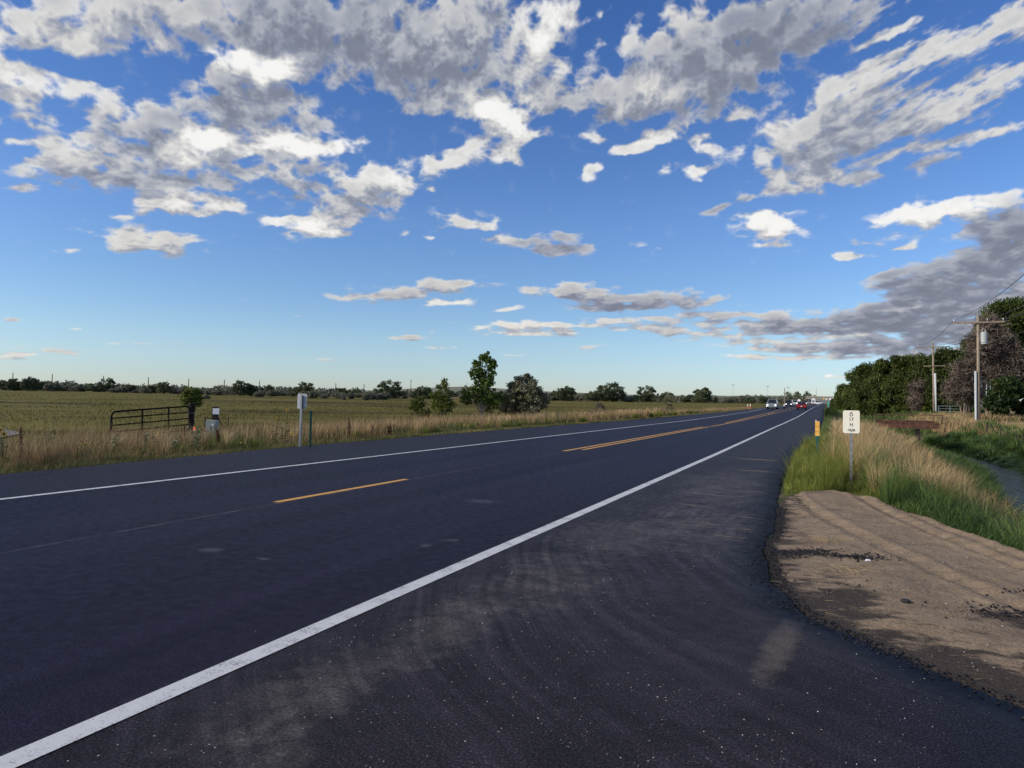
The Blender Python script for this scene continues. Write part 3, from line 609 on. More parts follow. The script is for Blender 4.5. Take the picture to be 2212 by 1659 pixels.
# roadside trees across the highway
make_tree('cottonwood_tree', 'tall young cottonwood with a bright green crown and slim pale trunk beyond the highway', 'tree', (-26.2, 52, h1(-26.2, 52)),
    [(.25, 0, 5.35, .42, .4, .42, 14), (.62, 0, 4.75, .6, .5, .55, 22), (-.35, 0, 4.75, .38, .4, .35, 10), (-.35, 0, 3.95, .75, .6, .5, 26), (.55, 0, 3.85, .5, .5, .5, 16), (.2, 0, 3.1, .8, .6, .45, 24), (-.8, 0, 2.35, .95, .7, .5, 26), (.75, 0, 2.3, .9, .7, .45, 24), (-1.25, 0, 1.75, .55, .5, .35, 10), (1.0, 0, 1.75, .7, .6, .35, 12), (0, 0, 1.9, .7, .6, .4, 14)],
    .115, 36, LEAF['cottonwood'], (.35, .1, 5.2), .085, 11, csize=.27, nl=40, bark=BARKP, shell=.35)
make_tree('silver_shrub', 'big round silver-grey shrub at the end of the roadside clump', 'shrub', (-23.15, 54, h1(-23.15, 54)),
    [(0, 0, 2.9, 1.0, .9, .85, 36), (-.75, 0, 2.1, .9, .9, .8, 30), (.55, 0, 2.2, .95, .9, .8, 34), (1.2, 0, 1.7, .6, .6, .6, 16), (-.1, 0, 1.2, 1.3, 1, .7, 36), (.15, 0, 3.65, .3, .3, .4, 8), (-.55, 0, 3.3, .22, .2, .35, 6), (-1.1, 0, 2.9, .25, .3, .35, 7), (.75, 0, 3.15, .2, .2, .35, 6), (1.6, 0, 2.1, .25, .3, .3, 6), (-1.55, 0, 1.6, .3, .3, .4, 7)],
    .085, 90, LEAF['silver'], (0, 0, 3.0), .05, 21, csize=.32, nl=50, stems=6, bark=BARKD, aspect=2.2)
make_tree('dark_shrub', 'dark green shrub filling the gap between the cottonwood and the silver shrub', 'shrub', (-25.6, 56.5, h1(-25.6, 56.5)),
    [(.2, 0, 2.0, .8, .8, .75, 26), (.8, 0, 1.5, .8, .7, .9, 26), (-.2, 0, .9, .9, .7, .6, 20)], .11, 80, LEAF['dark'], (0, 0, 2), .05, 31, csize=.33, stems=4, nl=20, bark=BARKD)
make_tree('thin_shrub', 'sparse upright shrub with a pointed top just left of the cottonwood', 'shrub', (-28.75, 50, h1(-28.75, 50)),
    [(0, 0, 2.3, .55, .5, .85, 22), (-.6, 0, 1.7, .45, .4, .7, 14), (.35, 0, 1.35, .6, .5, .6, 18), (.1, 0, .8, .6, .5, .5, 10), (.15, 0, 3.1, .22, .2, .3, 6)], .10, 42, LEAF['young'], (0, 0, 2.6), .04, 41, csize=.28, stems=4, nl=30, bark=BARKD)
make_tree('thin_shrub', 'small ragged dark shrub leftmost in the roadside clump', 'shrub', (-30.95, 50, h1(-30.95, 50)),
    [(0, 0, 1.5, .55, .5, .5, 20), (-.4, 0, .95, .4, .4, .5, 10), (.5, 0, .75, .5, .4, .4, 10)], .10, 42, LEAF['young'], (0, 0, 1.5), .035, 51, csize=.26, stems=4, nl=18, bark=BARKD)
make_tree('thin_shrub', 'low loose shrub behind the cottonwood trunk', 'shrub', (-28.4, 57, h1(-28.4, 57)),
    [(0, 0, 1.5, .8, .6, .7, 20), (.6, 0, 1.1, .6, .6, .5, 12)], .10, 45, LEAF['young'], (0, 0, 1.8), .04, 52, csize=.3, stems=4, nl=14, bark=BARKD)
make_tree('roadside_sapling', 'bright green bushy sapling growing behind the dark gate post', 'sapling', (-36.2, 32, h1(-36.2, 32)),
    [(0, 0, 1.85, .45, .45, .40, 26), (-.3, 0, 1.55, .4, .4, .35, 14), (.3, 0, 1.5, .4, .4, .35, 14), (0, 0, 1.15, .35, .35, .3, 8)], .085, 55, LEAF['young'], (0, 0, 1.7), .03, 61, csize=.22, stems=5, nl=24, bark=BARKD)
make_tree('twiggy_shrub', 'thin grey twiggy shrub standing in the field right of the silver shrub', 'shrub', (-19.3, 62, h1(-19.3, 62)),
    [(0, 0, .9, .8, .6, .6, 16)], .05, 50, LEAF['twig'], (0, 0, 1), .02, 62, csize=.3, stems=5, nl=24, bark=BARKD, aspect=5)
make_tree('twiggy_shrub', 'pale wispy shrub at the pavement edge in the middle of the far verge', 'shrub', (-17.6, 84, h1(-17.6, 84)),
    [(0, 0, 1.6, .7, .6, 1.0, 16), (0, 0, .7, 1.1, .6, .5, 14)], .06, 50, LEAF['silver'], (0, 0, 1), .02, 63, csize=.35, stems=5, nl=24, bark=BARKD, aspect=4)
# right-hand windbreak
row = [(2.0, 165, 3.6, 3.0, 'smallest, at the far end of the row'), (2.9, 138, 4.6, 3.2, 'second from the far end'), (3.9, 120, 6.2, 3.4, 'third from the far end'), (5.0, 109, 6.9, 3.6, 'its crown rounded at the top'),
       (6.6, 101, 7.2, 3.6, 'beside the farther utility pole'), (8.5, 97, 7.0, 3.6, 'right behind the farther utility pole'), (10.3, 95, 6.9, 3.4, 'between the two crossarm poles'), (12.2, 91, 7.4, 3.4, 'rightmost of the row')]
for i, (x, y, hh, w, txt) in enumerate(row):
    hh = hh*1.1-h1(x, y)*.9; w *= .8; x *= 1.04; y += 6
    # drooping upright sprays give the ragged top
    e = [(0, 0, hh*.62, w*.62, w*.62, hh*.26, 46), (-w*.4, 0, hh*.40, w*.6, w*.6, hh*.28, 34), (w*.4, 0, hh*.40, w*.6, w*.6, hh*.28, 34), (0, 0, hh*.22, w*.8, w*.8, hh*.2, 30)]
    r = random.Random(i); e += [(r.uniform(-w*.6, w*.6), r.uniform(-.5, .5), hh*r.uniform(.80, .93), .32, .32, .5, 7) for _ in range(7)]
    make_tree('windbreak_tree', 'dense green windbreak tree, '+txt, 'tree', (x, y, h1(x, y)), e, .115, 170, LEAF['siberian'], (0, 0, hh*.8), .14, 200+i, csize=.5, nl=22, bark=BARKD, group='windbreak trees right of the road', aspect=3.2, spread=1.45, up=.8)
make_tree('big_elm_tree', 'tallest dark tree at the right edge behind the dead purple-brown one', 'tree', (17.4, 90, h1(17.4, 90)),
    [(-.6, 0, 10.6, 2.4, 2, 1.8, 60), (1.5, 0, 9.8, 3, 2.5, 2.2, 70), (-1.8, 0, 8.6, 1.8, 2, 1.6, 40), (1.0, 0, 6.6, 3.2, 2.6, 2.2, 70), (-2.4, 0, 6.0, 1.6, 2, 1.6, 34), (3, 0, 4, 3, 2.6, 2.4, 60)], .125, 170, LEAF['siberian'], (.5, 0, 9.5), .28, 301, csize=.6, nl=40, bark=BARK, shell=.6, aspect=2.8, spread=1.35, up=.5)
make_tree('dark_tree', 'dark tree filling the gap left of the tall elm', 'tree', (13.9, 93, h1(13.9, 93)),
    [(0, 0, 6.6, 1.2, 1.2, 1.6, 36), (-.6, 0, 4.6, 1.4, 1.4, 1.6, 36), (.3, 0, 8.3, .8, .8, .9, 16), (0, 0, 2.6, 1.5, 1.5, 1.4, 30)], .12, 160, LEAF['siberian'], (0, 0, 7), .16, 305, csize=.5, nl=20, bark=BARKD)
make_tree('juniper_bush', 'broad dark evergreen bush under the dead tree at the right edge', 'bush', (14.9, 79, h1(14.9, 79)),
    [(0, 0, 3.0, 1.3, 1.2, 1.1, 44), (-.9, 0, 1.8, 1.2, 1.2, 1.0, 38), (1.0, 0, 1.9, 1.3, 1.2, 1.1, 40)], .14, 95, LEAF['dark'], (0, 0, 3), .1, 302, csize=.45, nl=10, bark=BARKD, aspect=2.6)
make_tree('juniper_bush', 'dark evergreen bush cut by the right edge of the picture', 'bush', (18.6, 81, h1(18.6, 81)),
    [(0, 0, 3.4, 1.6, 1.4, 1.6, 50), (-.5, 0, 1.9, 1.6, 1.4, 1.3, 44)], .14, 90, LEAF['dark'], (0, 0, 3), .1, 303, csize=.45, nl=10, bark=BARKD, aspect=2.6)
# dead trees: bare limbs and a haze of purple-brown twigs
def dead_tree(label, loc, ells, seed, tops, r0, per=85, tw=.06, aspect=9):
    root = empty('dead_tree', loc, label, 'tree', None)
    cl = crown_clusters(ells, seed, .75, .3); x, y = cl[:, 0].copy(), cl[:, 1].copy(); cl[:, 0] = x*CR-y*SR; cl[:, 1] = x*SR+y*CR
    V, Q, T = leaf_cloud(cl, per, tw, seed+3, 1.15, aspect); np_mesh('twigs', V, Q, mat=LEAF['twig'], parent=root, tint=T)
    mb = MB(); r = random.Random(seed)
    for k, tp in enumerate(tops):
        tp = Vector((tp[0]*CR, tp[0]*SR, tp[1])); b = Vector((tp.x*.12, tp.y*.12, -.1))
        near = sorted(range(len(cl)), key=lambda i: (Vector(cl[i][:3])-tp).length)[:26]
        limbs(mb, b, tp, r0, [cl[i][:3] for i in r.sample(near, 14)], seed+k)
    mb.build('trunk', BARKP, root, smooth=True)
dead_tree('leafless tree with purple-brown twigs and pale leaning trunks right of the transformer pole', (13.8, 80.5, h1(13.8, 80.5)),
    [(-.9, 0, 7.2, 1.1, 1, 1.4, 46), (.6, 0, 7.0, 1.5, 1.2, 1.7, 64), (1.9, 0, 5.8, 1.3, 1.2, 1.3, 44), (-.3, 0, 9.0, .8, .8, .8, 24), (-.6, 0, 5.0, 1.3, 1.0, 1.1, 40), (1.0, 0, 4.4, 1.4, 1.2, 1.0, 30)], 401, [(-.8, 7.6), (.9, 8.0), (2.2, 6.6), (.2, 8.8), (-1.6, 5.2)], .19, per=80)
dead_tree('bare grey-purple tree left of the transformer pole with thin stems', (11.6, 80, h1(11.6, 80)),
    [(-.2, 0, 4.3, .8, .8, 1.0, 36), (-.9, 0, 3.0, .7, .7, .9, 28), (.5, 0, 2.8, .7, .7, 1.0, 24), (.3, 0, 5.2, .5, .5, .5, 12)], 402, [(-.3, 4.6), (-1.1, 3.4), (.5, 4.4), (.1, 5.4)], .075, per=80)
dead_tree('small grey dead tree leaning in front of the windbreak beside the left crossarm pole', (9.3, 97, h1(9.3, 97)),
    [(0, 0, 3.4, .9, .6, .8, 16), (-.4, 0, 1.6, .6, .5, .8, 10)], 403, [(.8, 4.0), (-.6, 3.0), (.9, 3.0)], .07, per=70)

# ------------------------------------------------------------------ far trees
protos = []
def far_proto(kind, seed, name, cat, ells, mat, per=60, leaf=.30, cs=.9):
    o = make_tree(name, 'x', cat, (0, 0, 0), ells, leaf, per, mat, (0, 0, ells[0][2]), .18, seed, csize=cs, nl=6, bark=BARKD, shell=.6); protos.append(o); return o
def round_ells(w, h, n=44, base=.15):
    return [(0, 0, h*.62, w*.42, w*.42, h*.30, n), (-w*.28, 0, h*.42, w*.30, w*.3, h*.28, n//2), (w*.28, 0, h*.40, w*.30, w*.3, h*.26, n//2), (0, 0, h*.25, w*.42, w*.4, h*.18, n//2)]
PB = [far_proto('b', 500+i, 'grey_green_bush', 'bush', round_ells(6.5+i % 3, 5.0+.5*(i % 2)), LEAF['farsilver']) for i in range(4)]
PT = [far_proto('t', 520+i, 'dark_field_tree', 'tree', round_ells(7.5+i, 7.2+.8*i), LEAF['fardark'], 80) for i in range(4)]
PP = [far_proto('p', 540, 'dry_pink_bush', 'bush', round_ells(6, 3.6), LEAF['farpink'])]
used = set()
def place_far(pr, name_label, loc, scale, group, rz=0):
    if id(pr) not in used:
        used.add(id(pr)); pr.location = loc; pr.scale = (scale[0], scale[0], scale[1]); pr.rotation_euler.z = rz; pr['label'] = name_label
        if group: pr['group'] = group
        return pr
    o = copy_tree(pr, loc, name_label, group, scale, rz)
    if not group and 'group' in o: del o['group']
    return o
def upix(u, Y):   # a bearing measured from the photograph turned into x at a distance Y along the road
    v = 837.5+u*.0192; d = _f+(u-1106)/1534*_r+(829.5-v)/1534*_u; return float(d[0]/d[1]*Y)
R2 = random.Random(5)
# individually recognisable ones: bearing, distance along the road, width scale, height scale, proto, label
IND = [(30, 170, .62, .62, PT[0], 'rounded dark tree at the left edge of the far treeline'), (62, 172, .6, .66, PT[1], 'dark twin-crowned tree standing left of the green one in the far left'),
 (8, 176, .5, .45, PT[2], 'small dark tree cut by the left edge on the horizon'), (78, 176, .55, .5, PT[3], 'green bushy tree second group from the left edge of the treeline'),
 (520, 200, .75, .62, PT[2], 'dark evergreen-like tree rising over grey bushes left of the sign back'), (545, 204, .6, .58, PT[0], 'dark tree close right of the evergreen-like one'),
 (843, 235, 1.0, .72, PT[3], 'broad dark tree on the far side of the field, highest between sign and sapling shrubs'), (915, 240, .8, .62, PT[1], 'dark tree behind the pair of thin shrubs'), (660, 222, .8, .62, PT[2], 'dark clump above the back of the left sign'),
 (1222, 300, 1.05, .80, PT[1], 'round dark green tree just right of the silver shrub'), (1200, 310, .7, .62, PT[0], 'smaller dark tree touching the silver shrub'), (1320, 318, 1.45, .95, PT[2], 'broad dark green tree in the middle of the far field edge, largest of three'),
 (1395, 330, .95, .78, PT[3], 'upright green tree between the broad tree and the lone round tree'), (1517, 372, 1.35, 1.02, PT[0], 'lone round dark tree standing furthest right along the field edge'), (1440, 345, .8, .62, PT[1], 'low dark tree left of the lone round tree'),
 (1285, 312, .7, .5, PT[3], 'small green tree left of the broad field tree'), (1358, 322, .8, .48, PB[1], 'grey bush at the foot of the broad field tree')]
for u, Y, sw, sh_, pr, lb in IND:
    x = upix(u, Y); place_far(pr, lb, (x, Y, h1(x, Y)-.1), (sw, sh_*1.15), None, R2.uniform(0, 6))
bushes_in_field = [(655, 205, .5, .48), (675, 190, .62, .52), (735, 195, .5, .5), (758, 200, .42, .42), (790, 178, .34, .46), (742, 172, .25, .36), (805, 196, .7, .5), (830, 200, .6, .5), (560, 190, .5, .42), (446, 130, .22, .24), (700, 188, .3, .36)]
for k, (u, Y, sw, sh_) in enumerate(bushes_in_field):
    x = upix(u, Y); place_far(PB[k % 4], 'round grey-green bush standing out in the field in front of the far treeline', (x, Y, h1(x, Y)-.1), (sw, sh_), 'bushes standing out in the field', R2.uniform(0, 6))
for u in np.arange(-90, 1830, 17):
    u = float(u+R2.uniform(-8, 8)); Y = float(np.interp(u, [-90, 0, 550, 1000, 1500, 1830], [175, 185, 215, 270, 390, 560]))*R2.uniform(.97, 1.06); dark = R2.random() < .3
    x = upix(u, Y); k = np.hypot(x, Y)/440
    if 1660 < u and x > -16: continue
    if R2.random() < .07: pr, lb, gp = PP[0], 'dry pinkish brush clump in the far treeline', 'dry brush clumps in the far treeline'
    elif dark: pr, lb, gp = PT[R2.randrange(4)], 'dark green tree in the far treeline', 'dark trees of the far treeline'
    else: pr, lb, gp = PB[R2.randrange(4)], 'grey-green bush in the far treeline', 'grey-green bushes of the far treeline'
    s = R2.uniform(.8, 1.15)*k
    place_far(pr, lb, (x, Y, h1(x, Y)-.15), (s*(1.0 if not dark else .8), s*R2.uniform(.62, .98)*(.8 if dark else .9)), gp, R2.uniform(0, 6))
# the wood behind them, one mass
cl = []
for u in np.arange(-120, 1812, 3.2):
    u = float(u+R2.uniform(-2, 2)); Y = float(np.interp(u, [-90, 0, 550, 1000, 1500, 1830], [215, 225, 262, 330, 470, 700]))*R2.uniform(.96, 1.12)
    x = upix(u, Y); D = math.hypot(x, Y); hh = (3.9+2.0*float(perlin(np.array([u*.021]), np.array([.3]), 9)[0])+1.4*float(perlin(np.array([u*.09]), np.array([.3]), 19)[0]))*D/500
    if x > -18: continue
    for z in np.arange(.6, max(1.2, hh), 1.15): cl.append((x+R2.uniform(-1, 1), Y+R2.uniform(-2, 2), h1(x, Y)+z*R2.uniform(.9, 1.1), R2.uniform(1.1, 1.9)))
V, Q, T = leaf_cloud(np.array(cl), 16, .85, 888); w_ = np_mesh('distant_wood', V, Q, mat=LEAF['farsilver'], tint=T*.8); tag(w_, 'grey-green wood along the horizon behind the field', 'wood', kind='stuff')
cl = []
for u in np.arange(1700, 1830, 2.2):
    Y = 640+R2.uniform(-15, 30); x = upix(u, Y)
    if -14 < x < 3.5: continue
    for z in np.arange(.8, 7.5+2*math.sin(u*.3), 1.3): cl.append((x+R2.uniform(-1, 1), Y, 1.6+z, R2.uniform(1.2, 2.2)))
for k in range(26):
    y = R2.uniform(190, 420); x = 2.2+R2.uniform(0, 4)+(y-190)*.003; 
    for z in np.arange(.6, 4.6, 1.1): cl.append((x+R2.uniform(-1, 1), y+R2.uniform(-2, 2), h1(x, y)+z, R2.uniform(.9, 1.5)))
V, Q, T = leaf_cloud(np.array(cl), 26, .6, 889); w_ = np_mesh('distant_brush', V, Q, mat=LEAF['fardark'], tint=T); tag(w_, 'dark brush along the far end of the highway', 'brush', kind='stuff')

# ------------------------------------------------------------------ grasses
def blades(name, label, P_, h, w, bend, mat, tint, seed, lean=(0, 0), kind='stuff', flop=.25):
    n = len(P_); r = np.random.default_rng(seed); h = h*np.ones(n); w = w*np.ones(n)
    a = r.random(n)*2*math.pi; d = np.stack([np.cos(a), np.sin(a)], 1); sa = r.random(n)*math.pi; s = np.stack([np.cos(sa), np.sin(sa)], 1)
    b = (bend*(.3+1.4*r.random(n))*h)[:, None]*d+np.array(lean)[None]*h[:, None]
    base = P_; mid = P_.copy(); mid[:, :2] += b*.32; mid[:, 2] += h*.58; tip = P_.copy(); tip[:, :2] += b; tip[:, 2] += h*(1-flop*np.clip(np.linalg.norm(b, axis=1)/h, 0, 1.5))
    o = np.concatenate([s*w[:, None]/2, np.zeros((n, 1))], 1)
    V = np.stack([base-o, base+o, mid-o*.8, mid+o*.8, tip], 1).reshape(-1, 3); i = np.arange(n)*5
    Q = np.stack([i, i+1, i+3, i+2], 1); T3 = np.stack([i+2, i+3, i+4], 1)
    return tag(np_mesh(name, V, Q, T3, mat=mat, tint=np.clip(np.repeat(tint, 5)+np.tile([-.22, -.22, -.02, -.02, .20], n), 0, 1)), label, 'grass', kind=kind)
GM = dict(
  dry=leafmat('dry_grass', [(0, (0.1472, 0.0910, 0.0439)), (.4, (0.2944, 0.1999, 0.0982)), (.75, (0.4710, 0.3309, 0.1675)), (1, (0.6771, 0.5101, 0.2772))], .2),
  short=leafmat('verge_turf', [(0, (0.0575, 0.0667, 0.0180)), (.45, (0.1380, 0.1437, 0.0420)), (.75, (0.2530, 0.2300, 0.0850)), (1, (0.3795, 0.3105, 0.1500))], .25),
  green=leafmat('green_grass', [(0, (0.0320, 0.0510, 0.0150)), (.5, (0.0800, 0.1170, 0.0325)), (.85, (0.1600, 0.1950, 0.0562)), (1, (0.3200, 0.2700, 0.1000))], .25),
  lush=leafmat('lush_ditch_grass', [(0, (0.0214, 0.0504, 0.0132)), (.5, (0.0589, 0.1142, 0.0264)), (.85, (0.1212, 0.1882, 0.0475)), (1, (0.3030, 0.2940, 0.1056))], .25),
  weed=leafmat('kochia_weed', [(0, (0.0700, 0.0940, 0.0198)), (.5, (0.1487, 0.1782, 0.0330)), (.85, (0.2712, 0.2754, 0.0495)), (1, (0.4550, 0.3726, 0.1100))], .25),
  field=leafmat('field_grass', [(0, (0.0400, 0.0317, 0.0085)), (.4, (0.0875, 0.0732, 0.0145)), (.75, (0.1562, 0.1366, 0.0272)), (1, (0.2875, 0.2196, 0.0680))], .2),
)
def scatter(n, x0, x1, y0, y1, seed, ypow=1.0): 
    r = np.random.default_rng(seed); y = y0+(y1-y0)*r.random(n)**ypow; x = x0+(x1-x0)*r.random(n); return x, y, r
def place(x, y, dz=-.02): return np.stack([x, y, height(x, y)+dz], 1)
# far verge: turf fringe at the pavement edge
x, y, r = scatter(60000, 0, 1, 2.5, 130, 1, 1.6); x = left_edge(y)-.02-1.25*x**1.4; d = np.hypot(x, y)
k = (perlin(x*.8, y*.8, 41)*.8+r.random(len(x))*.9) > .02; x, y, d = x[k], y[k], d[k]
tt = np.clip(.5+.5*perlin(x*.5, y*.5, 42)+.25*(r.random(len(x))-.5), 0, 1)
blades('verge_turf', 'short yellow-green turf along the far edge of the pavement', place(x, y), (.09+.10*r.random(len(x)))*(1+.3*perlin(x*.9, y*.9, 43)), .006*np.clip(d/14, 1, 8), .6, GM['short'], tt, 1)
# far verge: tall dry grass mixed with green
def verge(n, seed, name, label, mat, hlo, hhi, thr, sgn, w, bend, xw=6.5, y1=150, fcut=0):
    x, y, r = scatter(n, 0, 1, 2.5, y1, seed, 1.75); x = left_edge(y)-.35-xw*x; d = np.hypot(x, y)
    m = perlin(x*.35, y*.28, 50)+.5*perlin(x*1.1, y*1.1, 51); k = (sgn*m+.35*(r.random(n)-.5)) > thr; x, y, d, m = x[k], y[k], d[k], m[k]
    el_ = left_edge(y)-x; hh = (hlo+(hhi-hlo)*r.random(len(x))**1.3)*sstep(.1, 1.6, el_)*(1+.55*perlin(x*.45, y*.45, 52))*np.clip(1.15-d/260, .55, 1)
    tt = np.clip(.45+.35*perlin(x*.8, y*.8, 53)+.45*(r.random(len(x))-.5), 0, 1)
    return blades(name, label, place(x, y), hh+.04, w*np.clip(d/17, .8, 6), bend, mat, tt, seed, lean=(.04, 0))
verge(78000, 61, 'tall_dry_grass', 'tall dry tan grass on the far verge', GM['dry'], .35, .95, -.08, 1, .0075, .28, xw=8)
verge(52000, 62, 'green_verge_grass', 'green grass mixed into the dry grass on the far verge', GM['green'], .25, .68, -.10, -1, .009, .35)
verge(14000, 63, 'dry_grass_stems', 'tallest pale seed stems on the far verge', GM['dry'], .7, 1.25, .0, 1, .005, .18)
# the fine dense undergrowth that closes the gaps
x, y, r = scatter(60000, 0, 1, 2.5, 110, 64, 1.7); x = left_edge(y)-.9-8*x; d = np.hypot(x, y)
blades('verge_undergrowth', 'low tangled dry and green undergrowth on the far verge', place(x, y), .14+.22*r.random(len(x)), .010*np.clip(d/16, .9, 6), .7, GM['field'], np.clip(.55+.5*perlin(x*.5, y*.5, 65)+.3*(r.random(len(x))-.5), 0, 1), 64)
# field grass: rows of tufts thinning with distance
n = 90000; r = np.random.default_rng(66); d = 24*np.exp(r.random(n)*2.35); a = np.radians(1+62*r.random(n)); x = -d*np.sin(a); y = d*np.cos(a)
k = (x < left_edge(y)-6) & (y > 1); x, y, d = x[k], y[k], d[k]; m = perlin(x*.05, y*.09, 67)+.6*perlin(x*.2, y*.25, 68)
k = (m+.7*r.random(len(x))) > .12; x, y, d, m = x[k], y[k], d[k], m[k]
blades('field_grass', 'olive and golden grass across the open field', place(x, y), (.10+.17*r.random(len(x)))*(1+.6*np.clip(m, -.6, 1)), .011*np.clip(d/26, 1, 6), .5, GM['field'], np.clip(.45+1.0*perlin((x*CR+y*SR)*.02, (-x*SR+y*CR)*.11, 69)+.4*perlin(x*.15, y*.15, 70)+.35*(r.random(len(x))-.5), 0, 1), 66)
# ---- right side
def right_band(n, seed, name, label, mat, xfun, y0, y1, hlo, hhi, w, bend, mask=None, yp=1.5, lean=(0, 0), dn=14, flop=.25, tb=.5):
    x, y, r = scatter(n, 0, 1, y0, y1, seed, yp); lo, hi = xfun(y); x = lo+(hi-lo)*x; d = np.hypot(x, y); k = np.ones(n, bool)
    k &= in_dirt(x, y) < .12; k &= x > right_edge(y)+.1
    if mask is not None: k &= mask(x, y, r)
    x, y, d = x[k], y[k], d[k]; e_ = sstep(0, .9, x-right_edge(y))*.75+.25
    e_ = e_*(1-.55*in_dirt(x, y-.9)); e_ = e_*(1-.7*((np.abs(x-.36) < .22) & (y < 15.85) & (y > 13.5)))*(1-.6*((np.abs(x+.35) < .22) & (y < 22.4) & (y > 19))); hh = (hlo+(hhi-hlo)*r.random(len(x)))*(1+.45*perlin(x*.9, y*.9, seed)+.3*perlin(x*3, y*3, seed+5))*e_
    tt = np.clip(tb+.45*perlin(x*.7, y*.7, seed+1)+.45*(r.random(len(x))-.5), 0, 1)
    return blades(name, label, place(x, y), hh, w*np.clip(d/dn, .8, 7), bend, mat, tt, seed, lean, flop=flop)
dc = ditch_x
# yellow-green weeds round the milepost sign
right_band(30000, 71, 'kochia_weeds', 'bushy yellow-green weeds round the reference marker sign', GM['weed'], lambda y: (right_edge(y)+.1, np.minimum(dc(y)-1.4, right_edge(y)+1.9)), 13.2, 27, .22, .66, .006, .6, lambda x, y, r: perlin(x*.5, y*.5, 33)+.55+.5*(r.random(len(x))-.5)+.35*(x < .3) > .25, 1.2, flop=.1)
right_band(22000, 72, 'shoulder_grass', 'green and tan grass along the right pavement edge into the distance', GM['green'], lambda y: (right_edge(y)+.15, right_edge(y)+4), 24, 170, .25, .55, .009, .5, None, 1.7)
# dry tan stand behind the sign
right_band(24000, 73, 'dry_bank_grass', 'tan dry grass stand behind and right of the reference marker sign', GM['dry'], lambda y: (right_edge(y)+1.3, np.minimum(dc(y)-1.2, right_edge(y)+4.2)), 16.5, 46, .40, .85, .006, .45, lambda x, y, r: perlin(x*.5, y*.3, 34)+.5*(r.random(len(x))-.5) > -.10, 1.3, tb=.55)
# lush ditch sides
right_band(84000, 74, 'lush_ditch_grass', 'lush dark green grass on the near side of the ditch', GM['lush'], lambda y: (right_edge(y)+.6, dc(y)-.68), 8.0, 48, .28, .72, .008, .85, lambda x, y, r: (x > np.interp(y, [8, 14, 20, 40], [1.0, .35, 1.5, 2.2])) , 1.35, lean=(.12, -.1), flop=.35)
right_band(52000, 75, 'lush_bank_grass', 'lush green grass hanging over the far side of the ditch', GM['lush'], lambda y: (dc(y)+.72, dc(y)+4.2), 9, 56, .35, .78, .010, .85, None, 1.25, lean=(-.15, -.1), flop=.35)
right_band(60000, 76, 'tan_meadow_grass', 'pale tan grass on the rise between the ditch and the poles', GM['dry'], lambda y: (dc(y)+2.8, dc(y)+16), 14, 84, .40, .78, .010, .35, lambda x, y, r: (~((x > 10.1) & (y > 57.6) & (y < 76))) & (perlin(x*.3, y*.2, 35)+.6*(r.random(len(x))) > -.15) & (x > dc(y)+np.interp(y, [14, 30, 50, 84], [4.4, 3.6, 2.6, 2.2])+.7*perlin(x*.5, y*.4, 36)), 1.15, tb=.55)
right_band(26000, 77, 'windbreak_understory', 'dark weeds under the windbreak trees', GM['green'], lambda y: (right_edge(y)+3.5, right_edge(y)+22), 62, 150, .3, .8, .012, .5, lambda x, y, r: (~((x > 10) & (y < 76))), 1.2)
right_band(9000, 78, 'dirt_edge_weeds', 'grey-green low weeds at the back edge of the dirt turnout', GM['weed'], lambda y: (y*0-.4, y*0+5), 6.5, 16, .14, .32, .007, .8, lambda x, y, r: (in_dirt(x, y-1.0) > .2), 1, flop=.1)
right_band(3000, 79, 'dead_stalks', 'bleached fallen stalks at the back edge of the dirt turnout', GM['dry'], lambda y: (y*0+.9, y*0+5), 6.0, 12, .18, .38, .006, 1.2, lambda x, y, r: (in_dirt(x, y-.45) > .3), 1, flop=.6, tb=.8)

# bunch grasses: single tussocks that stand out of the sward
def bunches(name, label, mat, cx, cy, per, hlo, hhi, w, seed, splay=.5, tb=.55, dn=16):
    r = np.random.default_rng(seed); n = len(cx); H_ = (hlo+(hhi-hlo)*r.random(n)); x = np.repeat(cx, per); y = np.repeat(cy, per); hh = np.repeat(H_, per)*(.55+.5*r.random(n*per)); m = n*per
    a = r.random(m)*2*math.pi; q = r.random(m)**.7; rad_ = np.repeat(.05+.09*r.random(n), per)*q; P_ = place(x+np.cos(a)*rad_, y+np.sin(a)*rad_); d = np.hypot(x, y)
    ln = splay*q*(.5+r.random(m)); b = (ln*hh)[:, None]*np.stack([np.cos(a), np.sin(a)], 1)+.06*hh[:, None]; ww = w*np.clip(d/dn, .8, 6)
    sa = r.random(m)*math.pi; o = np.stack([np.cos(sa)*ww/2, np.sin(sa)*ww/2, 0*ww], 1); mid = P_.copy(); mid[:, :2] += b*.35; mid[:, 2] += hh*.6; tip = P_.copy(); tip[:, :2] += b; tip[:, 2] += hh*(1-.3*ln)
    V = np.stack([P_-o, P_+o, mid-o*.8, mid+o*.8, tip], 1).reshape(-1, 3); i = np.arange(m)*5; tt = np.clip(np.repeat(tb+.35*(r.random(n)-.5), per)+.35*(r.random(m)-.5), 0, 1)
    return tag(np_mesh(name, V, np.stack([i, i+1, i+3, i+2], 1), np.stack([i+2, i+3, i+4], 1), mat=mat, tint=np.clip(np.repeat(tt, 5)+np.tile([-.25, -.25, 0, 0, .2], m), 0, 1)), label, 'grass', kind='stuff')
r = np.random.default_rng(301); y = 13.8+34*r.random(130)**1.5; x = right_edge(y)+.9+r.random(130)*3.2; k = (x < dc(y)-1.1) & (in_dirt(x, y) < .05) & ~((np.abs(x-.36) < .35) & (y < 15.9)); bunches('straw_tussocks', 'tall straw-coloured tussocks behind the reference marker sign', GM['dry'], x[k], y[k], 90, .6, 1.15, .006, 301, .55, .62)
